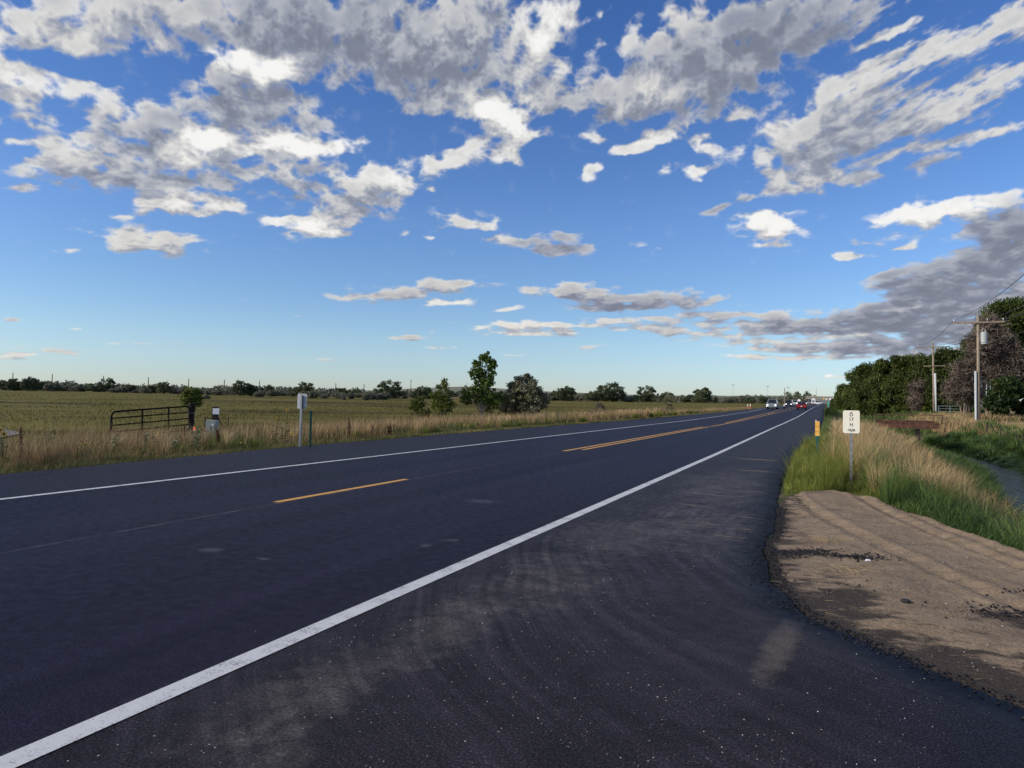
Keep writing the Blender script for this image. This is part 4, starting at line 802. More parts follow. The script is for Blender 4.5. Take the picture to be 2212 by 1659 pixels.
r = np.random.default_rng(302); y = 9+38*r.random(230)**1.4; x = right_edge(y)+.5+r.random(230)*5; k = (x < dc(y)-.6) & (in_dirt(x, y) < .05); bunches('green_tussocks', 'bright green tussocks on the near ditch bank', GM['lush'], x[k], y[k], 110, .45, .9, .008, 302, .8, .68)
r = np.random.default_rng(303); y = 12+44*r.random(150)**1.3; x = dc(y)+.9+r.random(150)*3.4; bunches('green_tussocks', 'long green tussocks drooping over the far side of the ditch', GM['lush'], x, y, 110, .5, .95, .009, 303, .9, .6)
r = np.random.default_rng(304); y = 3+70*r.random(190)**1.7; x = left_edge(y)-.8-5.5*r.random(190); bunches('straw_tussocks', 'pale straw tussocks scattered through the far verge', GM['dry'], x, y, 70, .6, 1.15, .006, 304, .45, .68)
r = np.random.default_rng(305); y = 3+80*r.random(210)**1.7; x = left_edge(y)-.5-5*r.random(210); bunches('green_tussocks', 'green weedy tussocks scattered through the far verge', GM['weed'], x, y, 80, .3, .75, .008, 305, .7, .5)
r = np.random.default_rng(306); y = 13.6+14*r.random(120); x = right_edge(y)+.15+r.random(120)*1.9; k = (in_dirt(x, y) < .1) & ~((np.abs(x-.36) < .3) & (y < 15.9)) & ~((np.abs(x+.35) < .3) & (y < 22.4) & (y > 19)); bunches('kochia_clumps', 'ragged yellow-green weed clumps round the reference marker post', GM['weed'], x[k], y[k], 90, .35, .8, .006, 306, .6, .6)
r = np.random.default_rng(307); x = r.random(70)*5-.5; y = 6+9*r.random(70); k = (in_dirt(x, y) < .75) & (in_dirt(x, y-.9) > .3) & (x > right_edge(y)+.1); bunches('edge_weeds', 'small weeds creeping over the back rim of the dirt turnout', GM['weed'], x[k], y[k], 45, .10, .26, .006, 307, 1.2, .5)
# ------------------------------------------------------------------ objects
M_GALV = simple('galvanised_steel', (.34, .35, .37), .45, metal=.7, var=.15, sc=20)
M_PLATE = simple('sign_back_aluminium', (.46, .47, .50), .5, metal=.5, var=.08, sc=12)
M_CREAM = simple('reflective_sign_sheeting', (.82, .79, .66), .5, var=.05, sc=30)
M_BLACK = simple('black_lettering', (.03, .03, .03), .6)
M_GREEN = simple('green_plastic', (.012, .095, .070), .5, var=.15, sc=6)
M_AMBER = simple('amber_reflector', (.85, .42, .055), .35, var=.15, sc=30, c2=(1, .60, .16))
M_GATE = simple('dark_green_tube_paint', (.006, .008, .007), .8, var=.3, spec=.1)
M_WOODD = simple('tarred_wood', (.014, .008, .007), .9, var=.5, sc=5, bump=.6, stretch=(3, 3, .4))
M_POLE = simple('weathered_pole_wood', (.27, .215, .155), .9, var=.3, sc=5, bump=.5, stretch=(4, 4, .3))
M_CONDUIT = simple('grey_pvc_conduit', (.42, .45, .44), .5, var=.08)
M_WHITE = simple('white_paint', (.78, .78, .80), .5, var=.05)
M_PED = simple('utility_cabinet_green_grey', (.26, .32, .29), .5, var=.08)
M_RUST = simple('rusty_steel', (.075, .033, .022), .9, var=.5, sc=4, bump=.6, c2=(.17, .075, .045))
M_ORANGE = simple('orange_plastic', (.90, .12, .04), .5)
M_STEELB = simple('blue_grey_gate_tube', (.26, .31, .34), .5, metal=.3)
M_WIRE = simple('wire', (.05, .05, .055), .6)
M_STEEL_RUSTPOST = simple('rusty_fence_post', (.055, .038, .03), .8, var=.4)
M_RUBBER = simple('tyre_rubber', (.018, .018, .018), .85); M_GLASS = simple('car_glass', (.015, .019, .024), .1, spec=.7)
M_LAMP = simple('lit_headlight', (1, .97, .9), .3, emit=2.5); M_TAIL = simple('tail_light', (.45, .01, .01), .3); M_RIM = simple('wheel_rim', (.35, .35, .36), .35, metal=.8)
M_CONC = simple('concrete', (.30, .28, .24), .9, var=.15, sc=.5); M_ROOFW = simple('white_metal_roof', (.75, .75, .74), .5)
def rrect(w, h, r, n=5):
    o = []
    for cx, cy, a0 in ((w/2-r, h/2-r, 0), (-w/2+r, h/2-r, 90), (-w/2+r, -h/2+r, 180), (w/2-r, -h/2+r, 270)):
        for k in range(n): a = R_(a0+90*k/(n-1)); o.append((cx+r*math.cos(a), cy+r*math.sin(a)))
    return o
def text_mesh(name, body, size, loc, mat, parent):
    cu = bpy.data.curves.new(name, 'FONT'); cu.body = body; cu.size = size; cu.align_x = 'CENTER'; cu.align_y = 'CENTER'; cu.extrude = .001; cu.offset = .0012
    t_ = bpy.data.objects.new(name+'_tmp', cu); COL.objects.link(t_); bpy.context.view_layer.update()
    me = bpy.data.meshes.new_from_object(t_); bpy.data.objects.remove(t_)
    me.transform(Matrix.Translation(loc) @ Matrix.Rotation(R_(90), 4, 'X') @ Matrix.Diagonal((.9, 1, 1, 1))); me.name = name; me.materials.clear(); return link_mesh(name, me, mat, parent)
# the reference marker
s = empty('reference_marker_sign', (.36, 15.85, 0), 'cream reference marker sign on a perforated steel post, black characters D 17 H 18.86', 'sign', rz=R_(-2)); s.rotation_euler.y = R_(-.3)
MB().prism(rrect(.305, .457, .035), .004, (0, -.032, 1.245)).build('plate', M_CREAM, s)
mb = MB(); mb.box((0, 0, .62), (.046, .046, 1.6)); mb.build('post', M_GALV, s)
for k in range(20): 
    mb = MB(); mb.tube([(0, -.0225, .06+k*.0508*1.0), (0, -.0255, .06+k*.0508)], .0065, 8)
    if k % 3 != 2: mb.build('post_hole', M_BLACK, s)
text_mesh('lettering', 'D', .098, (0, -.0352, 1.386), M_BLACK, s); text_mesh('lettering', '17', .098, (0, -.0352, 1.292), M_BLACK, s)
text_mesh('lettering', 'H', .098, (0, -.0352, 1.184), M_BLACK, s); text_mesh('lettering', '18.86', .072, (.002, -.0352, 1.078), M_BLACK, s)
for z in (1.432, 1.062): mb = MB(); mb.tube([(0, -.033, z), (0, -.041, z)], .011, 8); mb.build('bolt', M_BLACK, s)
# delineators
def delineator(loc, label, amber, rz):
    o = empty('delineator_post', loc, label, 'road marker', rz=rz)
    hw = .060 if amber else .036
    pr = [(-.030, -.1), (.030, -.1), (.034, .52), (hw, .62), (hw, 1.06), (-hw, 1.06), (-hw, .62), (-.034, .52)]
    MB().prism(pr, .018).build('post', M_GREEN, o, bevel=.004)
    if amber:
        MB().prism([(-.058, .66), (.058, .66), (.058, 1.085), (-.058, 1.085)], .03, (0, -.004, 0)).build('reflective_sleeve', M_AMBER, o, bevel=.004)
        for z in (.79, .94): MB().box((0, -.021, z), (.118, .004, .006)).build('sleeve_seam', M_BLACK, o)
        MB().tube([(-.035, 0, 1.07), (-.035, 0, 1.12)], .016, 8).build('cap_bolt', M_WHITE, o)
    return o
delineator((-.385, 22.4, .0), 'green delineator post with an amber reflective top, left of the reference marker sign', True, R_(3))
delineator((-14.58, 17.35, .02), 'plain green delineator post beside the back of the left sign', False, R_(38))
s = empty('small_sign', (-14.68, 17.0, 0), 'small road sign seen from behind on a steel post across the highway', 'sign', rz=R_(14)); s.rotation_euler.y = R_(1)
MB().prism(rrect(.305, .457, .035), .004, (0, .03, 1.37)).build('plate', M_PLATE, s)
mb = MB(); mb.box((0, 0, .72), (.062, .05, 1.66)); mb.build('post', M_GALV, s)
MB().box((.026, -.0255, 1.37), (.014, .004, .44)).build('post_slot', M_BLACK, s)
MB().prism(rrect(.035, .03, .006), .002, (.10, .0262, 1.175)).build('inspection_sticker', M_ORANGE, s)
# gate and its post
L_, Rr = Vector((-23.1, 17.0, 0)), Vector((-23.85, 21.0, 0)); gd = (Rr-L_).normalized(); gl = (Rr-L_).length
g_ = empty('tube_gate', (L_.x, L_.y, -.36), 'dark green tube gate hanging open by the thick dark post across the highway', 'gate', rz=math.atan2(gd.y, gd.x))
r0 = .10; zb, zt = .02, 1.2; tilt = .155
def gz(x, z): return z+tilt*x/gl
pts = [(0, 0, gz(0, zb)), (0, 0, gz(0, zt-r0*2))]+[(r0*2*(1-math.cos(a)), 0, gz(0, zt-r0*2+r0*2*math.sin(a))) for a in np.linspace(.3, 1.57, 5)]
pts += [(gl-r0*2+r0*2*math.sin(a), 0, gz(gl, zt-r0*2+r0*2*math.cos(a))) for a in np.linspace(0, 1.57, 6)]+[(gl, 0, gz(gl, zb))]
mb = MB(); mb.tube(pts, .032, 8); mb.tube([(0, 0, gz(0, zb)), (gl, 0, gz(gl, zb))], .028, 8); mb.build('frame', M_GATE, g_, smooth=True)
for z in (.25, .47, .71, .96):
    MB().tube([(0, 0, gz(0, z)), (gl, 0, gz(gl, z))], .024, 8).build('rail', M_GATE, g_, smooth=True)
for x_ in (gl*.36, gl*.70): MB().box((x_, 0, gz(x_, (zb+zt)/2)), (.055, .03, zt-zb)).build('brace', M_GATE, g_)
for x_ in (.02, .10): pass
o = MB().tube([(0, 0, -.3), (.01, 0, .95)], [.055, .05], 10).build('latch_post', M_WOODD); o.location = (-23.05, 16.95, h1(-23.17, 16.75)); tag(o, 'short dark post with a wound chain at the free end of the tube gate', 'post')
MB().tube([(math.cos(a)*.07, math.sin(a)*.07, .42+a*.012) for a in np.linspace(0, 18, 50)], .014, 5).build('chain', M_RUST, o)
o = MB().tube([(0, 0, -.3), (.0, 0, .7), (.015, 0, 1.42)], [.135, .128, .125], 12).build('gate_post', M_WOODD, bevel=.01); o.location = (-24.0, 21.2, -.30); tag(o, 'thick dark round timber post at the hinge end of the tube gate', 'post')
for z in (.45, 1.02): MB().tube([(math.cos(a)*.136, math.sin(a)*.136, z) for a in np.linspace(0, 6.3, 18)], .008, 5).build('hinge_band', M_GALV, o)
# brace panel beyond the gate post
b_ = empty('fence_brace', (-23.65, 21.55, h1(-23.2, 21.8)), 'old rusty fence brace between the gate post and the utility cabinet', 'fence', rz=R_(35))
for x_ in (.05, .95): MB().tube([(x_, 0, -.2), (x_, 0, .98)], .028, 7).build('post', M_STEEL_RUSTPOST, b_)
MB().tube([(.05, 0, .95), (.95, 0, .90)], .016, 6).build('top_rail', M_STEEL_RUSTPOST, b_)
for a, b in (((.55, .92), (.92, .35)), ((.05, .52), (.55, .05))): MB().tube([(a[0], 0, a[1]), (b[0], 0, b[1])], .022, 6).build('diagonal', M_STEEL_RUSTPOST, b_)
# utility cabinet and dark post
c_ = empty('utility_pedestal', (-22.0, 20.45, h1(-22, 20.45)-.05), 'grey-green utility cabinet standing in the weeds right of the tube gate', 'cabinet', rz=R_(28))
mb = MB(); mb.prism([(-.20, -.1), (.20, -.1), (.19, .92), (.16, .97), (-.16, .97), (-.19, .92)], .36); mb.build('housing', M_PED, c_, bevel=.012)
MB().box((.0, -.186, .42), (.30, .01, .78)).build('door', M_PED, c_, bevel=.004); MB().box((.08, -.193, .80), (.07, .004, .09)).build('label_plate', M_WHITE, c_); MB().box((-.02, -.196, .42), (.012, .012, .7)).build('hinge', M_GALV, c_)
c_ = empty('marker_post', (-22.5, 21.05, h1(-22.35, 21.15)), 'square dark post with a white square plate standing behind the utility cabinet', 'post', rz=R_(28))
MB().box((0, 0, .60), (.20, .17, 1.65)).build('post', M_WOODD, c_, bevel=.012); MB().box((.055, -.095, 1.26), (.25, .012, .24)).build('plate', M_WHITE, c_); MB().box((0, 0, 1.43), (.22, .19, .02)).build('cap', M_WOODD, c_)
f_ = empty('pin_flag', (-18.35, 16.3, h1(-18.35, 16.3)), 'small orange pin flag in the weeds in front of the gate post', 'flag'); MB().tube([(0, 0, -.05), (.02, 0, .75)], .006, 5).build('stake', M_POLE, f_)
MB().prism([(0, .62), (.10, .64), (.09, .72), (.05, .76), (.01, .75)], .006, (0, 0, 0)).build('flag_sheet', M_ORANGE, f_)
# right-hand utility poles
def upole(x, y, zb_, ztop, label, arm_z, arm_half, extra, lean=0):
    p_ = empty('utility_pole', (x, y, zb_), label, 'pole'); Hh_ = ztop-zb_; p_.rotation_euler.y = lean
    MB().tube([(0, 0, -.3), (0, 0, Hh_*.5), (0, 0, Hh_)], [.125, .108, .085], 12).build('pole', M_POLE, p_, smooth=True)
    az_ = arm_z-zb_; a = MB().box((0, -.14, az_), (arm_half*2, .10, .115)).build('crossarm', M_POLE, p_)
    for sx in (-1, 1):
        MB().tube([(sx*arm_half*.56, -.15, az_-.06), (sx*.03, -.12, az_-.72)], .018, 6).build('brace', M_POLE, p_)
    ins = [(-arm_half+.08, az_+.06), (arm_half-.08, az_+.06), (arm_half*.35, az_+.06)]
    for ix, iz in ins: MB().tube([(ix, -.14, iz), (ix, -.14, iz+.06), (ix, -.14, iz+.09), (ix, -.14, iz+.2)], [.02, .02, .055, .035], 8).build('insulator', M_GALV, a)
    MB().tube([(0, 0, Hh_), (0, 0, Hh_+.22)], [.03, .04], 8).build('insulator', M_GALV, p_)
    extra(p_, Hh_); return p_
def ex1(p_, Hh_):
    t_ = MB().tube([(.36, -.05, Hh_-2.15), (.36, -.05, Hh_-1.25)], .21, 16).build('transformer', M_CONDUIT, p_, smooth=False, bevel=.02)
    for dx in (-.09, .08): MB().tube([(.36+dx, -.05, Hh_-1.25), (.36+dx, -.05, Hh_-1.02)], [.03, .04], 8).build('bushing', M_CONDUIT, t_)
    MB().box((.17, -.05, Hh_-1.6), (.16, .06, .5)).build('bracket', M_GALV, p_)
    MB().tube([(-.20, -.13, -.2), (-.20, -.13, .25), (-.20, -.13, 4.2)], .085, 10).build('conduit', M_CONDUIT, p_, smooth=True)
    MB().tube([(-.20, -.17, -.3), (-.20, -.17, .45)], .11, 8).build('guard', M_GALV, p_)
def ex2(p_, Hh_):
    MB().box((.1, -.12, Hh_-2.75), (2.2, .09, .10)).build('lower_crossarm', M_POLE, p_)
    MB().tube([(.22, -.12, -.2), (.16, -.12, 4.9)], .12, 10).build('conduit', simple('pale_conduit', (.50, .52, .55), .6), p_, smooth=True)
    for sx in (-1.5, 1.45): MB().tube([(sx, -.14, Hh_-.75), (sx*1.02, -.14, Hh_-1.6), (sx*.9, -.14, Hh_-2.2)], .008, 5).build('jumper_wire', M_WIRE, p_)
upole(9.88, 62, .02, 8.35, 'nearer wooden utility pole with a transformer and pale conduit, in front of the dead tree', 7.82, 1.62, ex1, R_(-.7))
upole(10.75, 95, .45, 8.95, 'farther wooden utility pole with a white conduit and two crossarms by the windbreak', 8.38, 1.62, ex2, R_(-1.2))
def wire(a, b, sag, name='power_line', label=None, r=.016):
    a = Vector(a); b = Vector(b); pts = [a.lerp(b, t)+Vector((0, 0, -4*sag*t*(1-t))) for t in np.linspace(0, 1, 25)]
    tag(MB().tube(pts, r, 5).build(name, M_WIRE), label, 'wire', 'power lines right of the road')
for k, (dx, nm) in enumerate(((-1.54, 'leftmost'), (.55, 'middle'), (1.54, 'rightmost'))):
    z3, z1, z2 = 8.0, 8.02, 8.6
    wire((9.05+dx, 27, z3), (9.88+dx-.1, 61.86, z1), .55, label=f'{nm} overhead wire running from the near utility pole out of the right edge')
    wire((9.88+dx-.1, 61.86, z1), (10.75+dx-.15, 94.86, z2), .45, label=f'{nm} overhead wire between the two crossarm poles')
    wire((10.75+dx-.15, 94.86, z2), (11.5+dx-.1, 130, 8.6), .6, label=f'{nm} overhead wire going on behind the windbreak trees')
wire((9.05, 27, 6.2), (9.85, 61.9, 6.3), .5, label='lower service wire leaving the near utility pole towards the right edge'); wire((9.85, 61.9, 6.3), (10.7, 94.9, 6.2), .5, label='lower service wire between the two crossarm poles')
# fence and gate on the right
f_ = empty('wire_fence', (8.2, 42, 0), 'short rusty post-and-wire fence in the tan grass by the right edge', 'fence'); fp = [(8.02, 48), (8.14, 45), (8.24, 42), (8.33, 39), (8.45, 36), (8.6, 33)]
for x, y in fp: MB().tube([(x-8.2, y-42, -.2), (x-8.2, y-42, h1(x, y)+.95)], .024, 6).build('post', M_STEEL_RUSTPOST, f_)
for z in (.35, .6, .85): MB().tube([(x-8.2, y-42, h1(x, y)+z) for x, y in fp], .006, 4).build('wire', M_WIRE, f_)
g_ = empty('pasture_gate', (9.9, 84, h1(9.9, 84)), 'blue-grey tube gate at the foot of the farther utility pole', 'gate')
MB().tube([(0, 0, .1), (0, 0, 1.25), (1.95, 0, 1.28), (1.95, 0, .1), (0, 0, .1)], .035, 6).build('frame', M_STEELB, g_)
for z in (.4, .7, .98): MB().tube([(0, 0, z), (1.95, 0, z)], .025, 6).build('rail', M_STEELB, g_)
MB().tube([(1.0, 0, .1), (1.0, 0, 1.26)], .03, 6).build('upright', M_STEELB, g_)
o = MB().tube([(0, 0, -.2), (.03, 0, 1.55)], .12, 8).build('gate_post', M_POLE); o.location = (12.15, 84, h1(12.15, 84)); tag(o, 'grey wooden post at the right end of the blue-grey tube gate', 'post')
# rusty ditch bridge
b_ = empty('ditch_bridge', (3.75, 45.5, 0), 'low rusty steel beam bridge over the ditch behind the sign', 'bridge')
for dy, z in ((-.7, .64), (.9, .70)): 
    mb = MB(); mb.box((0.1, dy, z), (2.9, .10, .07)); mb.box((0.1, dy, z-.14), (2.9, .05, .25)); mb.box((.1, dy, z-.28), (2.9, .11, .06)); mb.build('beam', M_RUST, b_)
MB().box((.1, .1, .36), (2.8, 1.5, .06)).build('deck', M_RUST, b_)
MB().tube([(-1.6, -.7, 1.06), (1.75, -.7, 1.09)], .025, 6).build('rail', M_RUST, b_)
for x in (-1.55, -.4, 1.3, 1.7): MB().tube([(x, -.7, .6), (x, -.7, 1.07)], .022, 5).build('rail_post', M_RUST, b_)
for x in (.55, -1.2): MB().box((x, -.55, -.25), (.24, .26, 1.1)).build('pile', M_WOODD, b_)

# ------------------------------------------------------------------ vehicles
def paint(name, c, met=.3, rough=.25):
    m, t, p = new_mat(name); g = G(t); n = g.noise(g.obj((1, 1, 3)), 2, 4); g.l(g.ramp(n, [(.3, tuple(x*.85 for x in c)), (.7, c)]), p.inputs['Base Color']); p.inputs['Metallic'].default_value = met; p.inputs['Roughness'].default_value = rough
    p.inputs['Coat Weight'].default_value = .5; return m
M_SILV = paint('silver_car_paint', (.42, .44, .45), .5); M_CWHITE = paint('white_car_paint', (.72, .73, .74), 0); M_RED = paint('red_car_paint', (.22, .008, .012), .1); M_DARK = paint('dark_car_paint', (.03, .035, .045), .3); M_CHROME = simple('chrome', (.6, .6, .6), .15, metal=1)
def vehicle(kind, label, loc, away, mat, lit, name=None):
    Ld, Wd, Hd, hood = dict(sedan=(4.6, 1.8, 1.45, .95), suv=(4.7, 1.9, 1.75, 1.08), pickup=(5.7, 2.0, 1.9, 1.15), hatch=(4.2, 1.8, 1.5, .98), van=(5.6, 2.1, 2.4, 1.2), truck=(8, 2.5, 3.4, 1.5))[kind]
    nm = name or dict(sedan='sedan_car', suv='suv_car', pickup='pickup_truck', hatch='hatchback_car', van='delivery_van', truck='box_truck')[kind]
    o = empty(nm, loc, label, {'pickup': 'pickup truck', 'van': 'van', 'truck': 'truck'}.get(kind, 'car'), rz=0 if away else math.pi)
    f, b = Ld/2, -Ld/2; wr = .34 if kind not in ('pickup', 'van', 'truck') else .39
    body = [(b, .38), (b, hood-.12), (b+.08, hood), (f-.9, hood), (f-.12, hood-.16), (f, hood-.35), (f, .38), (f-.35, .28), (b+.3, .28)]
    MB().prism(body, Wd, ux=(0, 1, 0), uz=(0, 0, 1), un=(1, 0, 0)).build('body', mat, o, bevel=.05)
    c0, c1, t0, t1 = dict(sedan=(b+.55, f-1.15, b+1.25, f-1.9), suv=(b+.08, f-1.15, b+.35, f-1.85), pickup=(b+2.0, f-1.35, b+2.25, f-2.0), hatch=(b+.1, f-1.05, b+.65, f-1.75), van=(b+.02, f-.9, b+.06, f-1.5), truck=(f-2.6, f-.6, f-2.6, f-1.2))[kind]
    wb, wt = Wd/2-.06, Wd/2-.22
    z0, z1 = hood-.02, Hd if kind != 'truck' else 2.4
    vs = [(-wb, c0, z0), (wb, c0, z0), (wb, c1, z0), (-wb, c1, z0), (-wt, t0, z1), (wt, t0, z1), (wt, t1, z1), (-wt, t1, z1)]
    MB().add(vs, [(0, 3, 2, 1), (4, 5, 6, 7), (0, 1, 5, 4), (1, 2, 6, 5), (2, 3, 7, 6), (3, 0, 4, 7)]).build('cabin', mat, o, bevel=.05)
    def pane(nm2, q, n_):
        q = [Vector(vs[i]) for i in q]; c = sum(q, Vector())/4; n_ = Vector(n_); qq = [c+(p-c)*.86+n_*.012 for p in q]; q2 = [p-n_*.02 for p in qq]
        MB().add(qq+q2, [(0, 1, 2, 3), (7, 6, 5, 4), (0, 4, 5, 1), (1, 5, 6, 2), (2, 6, 7, 3), (3, 7, 4, 0)]).build(nm2, M_GLASS, o)
    pane('windshield', (2, 3, 7, 6), (0, .8, .6)); pane('rear_window', (0, 1, 5, 4), (0, -.8, .5)); pane('side_window', (1, 2, 6, 5), (1, 0, .1)); pane('side_window', (3, 0, 4, 7), (-1, 0, .1))
    if kind == 'truck': MB().box((0, b+2.7, 1.9), (Wd, 5.2, 2.8)).build('cargo_box', mat, o, bevel=.03)
    for sx in (-1, 1):
        for yy in (b+.85, f-.85):
            w = MB().tube([(sx*(Wd/2-.24), yy, wr), (sx*(Wd/2+.005), yy, wr)], wr, 18).build('wheel', M_RUBBER, o, bevel=.02)
            MB().tube([(sx*(Wd/2), yy, wr), (sx*(Wd/2+.015), yy, wr)], wr*.6, 14).build('rim', M_RIM, w)
        MB().tube([(sx*(Wd/2-.26), f-.12, hood-.38), (sx*(Wd/2-.26), f+.04, hood-.38)], .14, 12).build('headlight', M_LAMP if lit else M_GLASS, o)
        MB().box((sx*(Wd/2-.16), b+.02, hood-.30), (.22, .10, .26)).build('taillight', M_TAIL, o, bevel=.02)
        MB().box((sx*(Wd/2+.09), c1-.25, hood+.08), (.18, .1, .14)).build('mirror', mat, o, bevel=.02)
    MB().box((0, f+.02, hood-.42), (Wd-1.1, .06, .2)).build('grille', M_CHROME if kind == 'pickup' else M_BLACK, o)
    MB().box((0, f+.03, .45), (Wd-.1, .16, .2)).build('front_bumper', M_CHROME if kind == 'pickup' else mat, o, bevel=.03)
    MB().box((0, b-.03, .47), (Wd-.1, .16, .22)).build('rear_bumper', M_CHROME if kind == 'pickup' else mat, o, bevel=.03)
    MB().box((0, b-.04, hood-.35), (.32, .02, .16)).build('licence_plate', M_WHITE, o)
    return o
def vz(y): return float(zr(y))+.002
vehicle('pickup', 'silver pickup truck with lit headlights, nearest oncoming vehicle', (-10.95, 152, vz(152)), False, M_SILV, True)
t_ = empty('utility_trailer', (-10.3, 158.5, vz(158)), 'low trailer towed by the silver pickup, its wheel and white fender showing', 'trailer')
MB().box((0, 0, .62), (2.0, 3.4, .12)).build('bed', M_DARK, t_); 
for sx in (-1, 1):
    w = MB().tube([(sx*1.08, 0, .36), (sx*1.30, 0, .36)], .36, 16).build('wheel', M_RUBBER, t_); MB().box((sx*1.2, 0, .80), (.26, 1.0, .05)).build('fender', M_WHITE, t_); MB().box((sx*1.2, -.52, .70), (.24, .03, .5)).build('fender_panel', M_WHITE, t_); MB().box((sx*1.3, -.6, .55), (.08, .04, .12)).build('marker_light', M_TAIL, t_)
MB().tube([(0, -1.7, .55), (0, -3.4, .5)], .05, 6).build('tongue', M_DARK, t_)
vehicle('hatch', 'red hatchback driving away in the near lane', (-5.62, 156, vz(156)), True, M_RED, False)
vehicle('suv', 'dark sport utility car with lit headlights behind the silver pickup', (-11.5, 222, vz(222)), False, M_DARK, True)
vehicle('pickup', 'white pickup truck with lit headlights behind the dark sport utility car', (upix(1717.5, 262), 262, vz(262)), False, M_CWHITE, True)
vehicle('sedan', 'white car half hidden behind the red hatchback', (upix(1727, 300), 300, vz(300)), False, M_CWHITE, True)
vehicle('suv', 'dark car with lit headlights behind the red hatchback', (upix(1739, 345), 345, vz(345)), False, M_DARK, True)
vehicle('sedan', 'silver car without headlights at the far end of the oncoming line', (upix(1748.5, 420), 420, vz(420)), False, M_SILV, False)
vehicle('suv', 'white car driving away far ahead of the red hatchback', (upix(1766, 340), 340, vz(340)), True, M_CWHITE, False)
vehicle('pickup', 'white pickup truck just ahead of the far white car', (upix(1772, 400), 400, vz(400)), True, M_CWHITE, False)
vehicle('van', 'tall white van above the far white car', (upix(1769, 470), 470, vz(470)), True, M_CWHITE, False)
vehicle('truck', 'white box truck near the overpass in the oncoming lane', (upix(1757, 520), 520, vz(520)), False, M_CWHITE, True)
# traffic tubes
for u, Y, lb in ((1621, 149, 'orange traffic tube with a white band, right one of the pair'), (1615.5, 153, 'orange and white traffic tube, left one of the pair')):
    x = upix(u, Y); o = empty('traffic_tube', (x, Y, h1(x, Y)+.02), lb+' at the pavement edge', 'traffic cone')
    MB().tube([(0, 0, 0), (0, 0, .06)], [.26, .24], 10).build('base', M_BLACK, o); MB().tube([(0, 0, .06), (0, 0, .55)], [.11, .09], 10).build('tube', M_ORANGE, o); MB().tube([(0, 0, .55), (0, 0, .98)], [.09, .07], 10).build('white_band', M_WHITE, o); MB().tube([(0, 0, .98), (0, 0, 1.1)], [.07, .05], 10).build('top', M_ORANGE, o)
# small far signs
def far_sign(u, Y, z, w, h, label, mat, shape='rect', zb=None):
    x = upix(u, Y); z0 = float(h1(x, Y)); o = empty('road_sign', (x, Y, z0), label, 'sign')
    if shape == 'oct': pr = [(w/2*math.cos(R_(22.5+45*k)), w/2*math.sin(R_(22.5+45*k))) for k in range(8)]
    elif shape == 'dia': pr = [(w/2, 0), (0, w/2), (-w/2, 0), (0, -w/2)]
    else: pr = rrect(w, h, .05)
    MB().prism(pr, .01, (0, -.05, z-z0)).build('plate', mat, o); MB().box((0, 0, (z-z0)/2), (.08, .08, z-z0)).build('post', M_GALV, o)
far_sign(1726, 300, 2.75, 1.0, 1.0, 'white-backed octagonal sign above the red hatchback', M_WHITE, 'oct')
far_sign(1793, 300, 3.3, .75, .95, 'white rectangular sign left of the windbreak on the right shoulder', M_WHITE)
far_sign(1800.5, 255, 3.3, .75, .95, 'larger white rectangular sign at the right shoulder, closest to the windbreak', M_WHITE)
far_sign(1785, 420, 4.0, .7, .9, 'tiny white sign near the overpass on the right', M_WHITE)
far_sign(1779, 470, 4.6, 1.3, 1.3, 'yellow diamond warning sign in front of the overpass', M_AMBER, 'dia')
far_sign(1757, 470, 4.4, .9, .9, 'tiny white sign left of the overpass', M_WHITE)
x = upix(1789.5, 235); o = MB().box((0, 0, .9), (.35, .05, 1.9)).build('mile_marker', simple('teal_sign', (.06, .42, .34), .5)); o.location = (x, 235, h1(x, 235)); tag(o, 'teal-green upright marker on the far right shoulder', 'marker')
for k, (u, Y) in enumerate(((1777, 128),)):
    x = upix(u, Y); o = MB().box((0, 0, .25), (.16, .16, .75), tp=.7).build('black_bollard', M_RUBBER, bevel=.02); o.location = (x, Y, h1(x, Y)); tag(o, 'small black post at the right pavement edge in the distance', 'post')
# far poles beside the highway and along the horizon
def simple_pole(u, Y, ztop, name, label, group=None, r=.14, arm=0, mat=M_POLE):
    x = upix(u, Y); z0 = h1(x, Y)-.3; o = empty(name, (x, Y, z0), label, 'pole', group); MB().tube([(0, 0, 0), (0, 0, ztop-z0)], [r, r*.7], 7).build('pole', mat, o)
    if arm: MB().box((0, -.1, ztop-z0-.35), (arm, .12, .14)).build('crossarm', mat, o)
    return o
simple_pole(1694.5, 300, 7.6, 'utility_pole', 'tall slim pole left of the highway above the silver pickup', r=.19)
simple_pole(1740, 390, 7.9, 'utility_pole', 'slim pole left of the highway above the dark car, with a short crossarm', r=.17, arm=.9)
simple_pole(1763, 560, 13, 'utility_pole', 'faint thin mast rising above the overpass', r=.14)
for k, (u, v_) in enumerate([(27, 14.9), (112, 13.9), (223, 12.6), (320, 11.7), (407, 10.9), (484, 10.4), (560, 9.6), (652, 9.0), (725, 8.6), (786, 8.4)]):
    Y = float(np.interp(u, [0, 800], [235, 330])); simple_pole(u, Y, 1.6+(v_-1.6)*Y/420+.8, 'transmission_pole', 'thin transmission pole standing above the far left treeline', 'transmission poles along the horizon', r=.26, mat=M_WOODD)
simple_pole(887, 330, 10.2, 'mast', 'slender mast with a small head above the middle of the treeline', r=.18, arm=1.0, mat=M_WOODD)
for u, zt in ((1129, 13.8), (1133, 12.2)):
    simple_pole(u, 420, zt-2.5, 'mast', 'one of two thin masts close together left of the cottonwood' if u == 1129 else 'shorter of the two thin masts left of the cottonwood', r=.12, mat=M_WOODD)
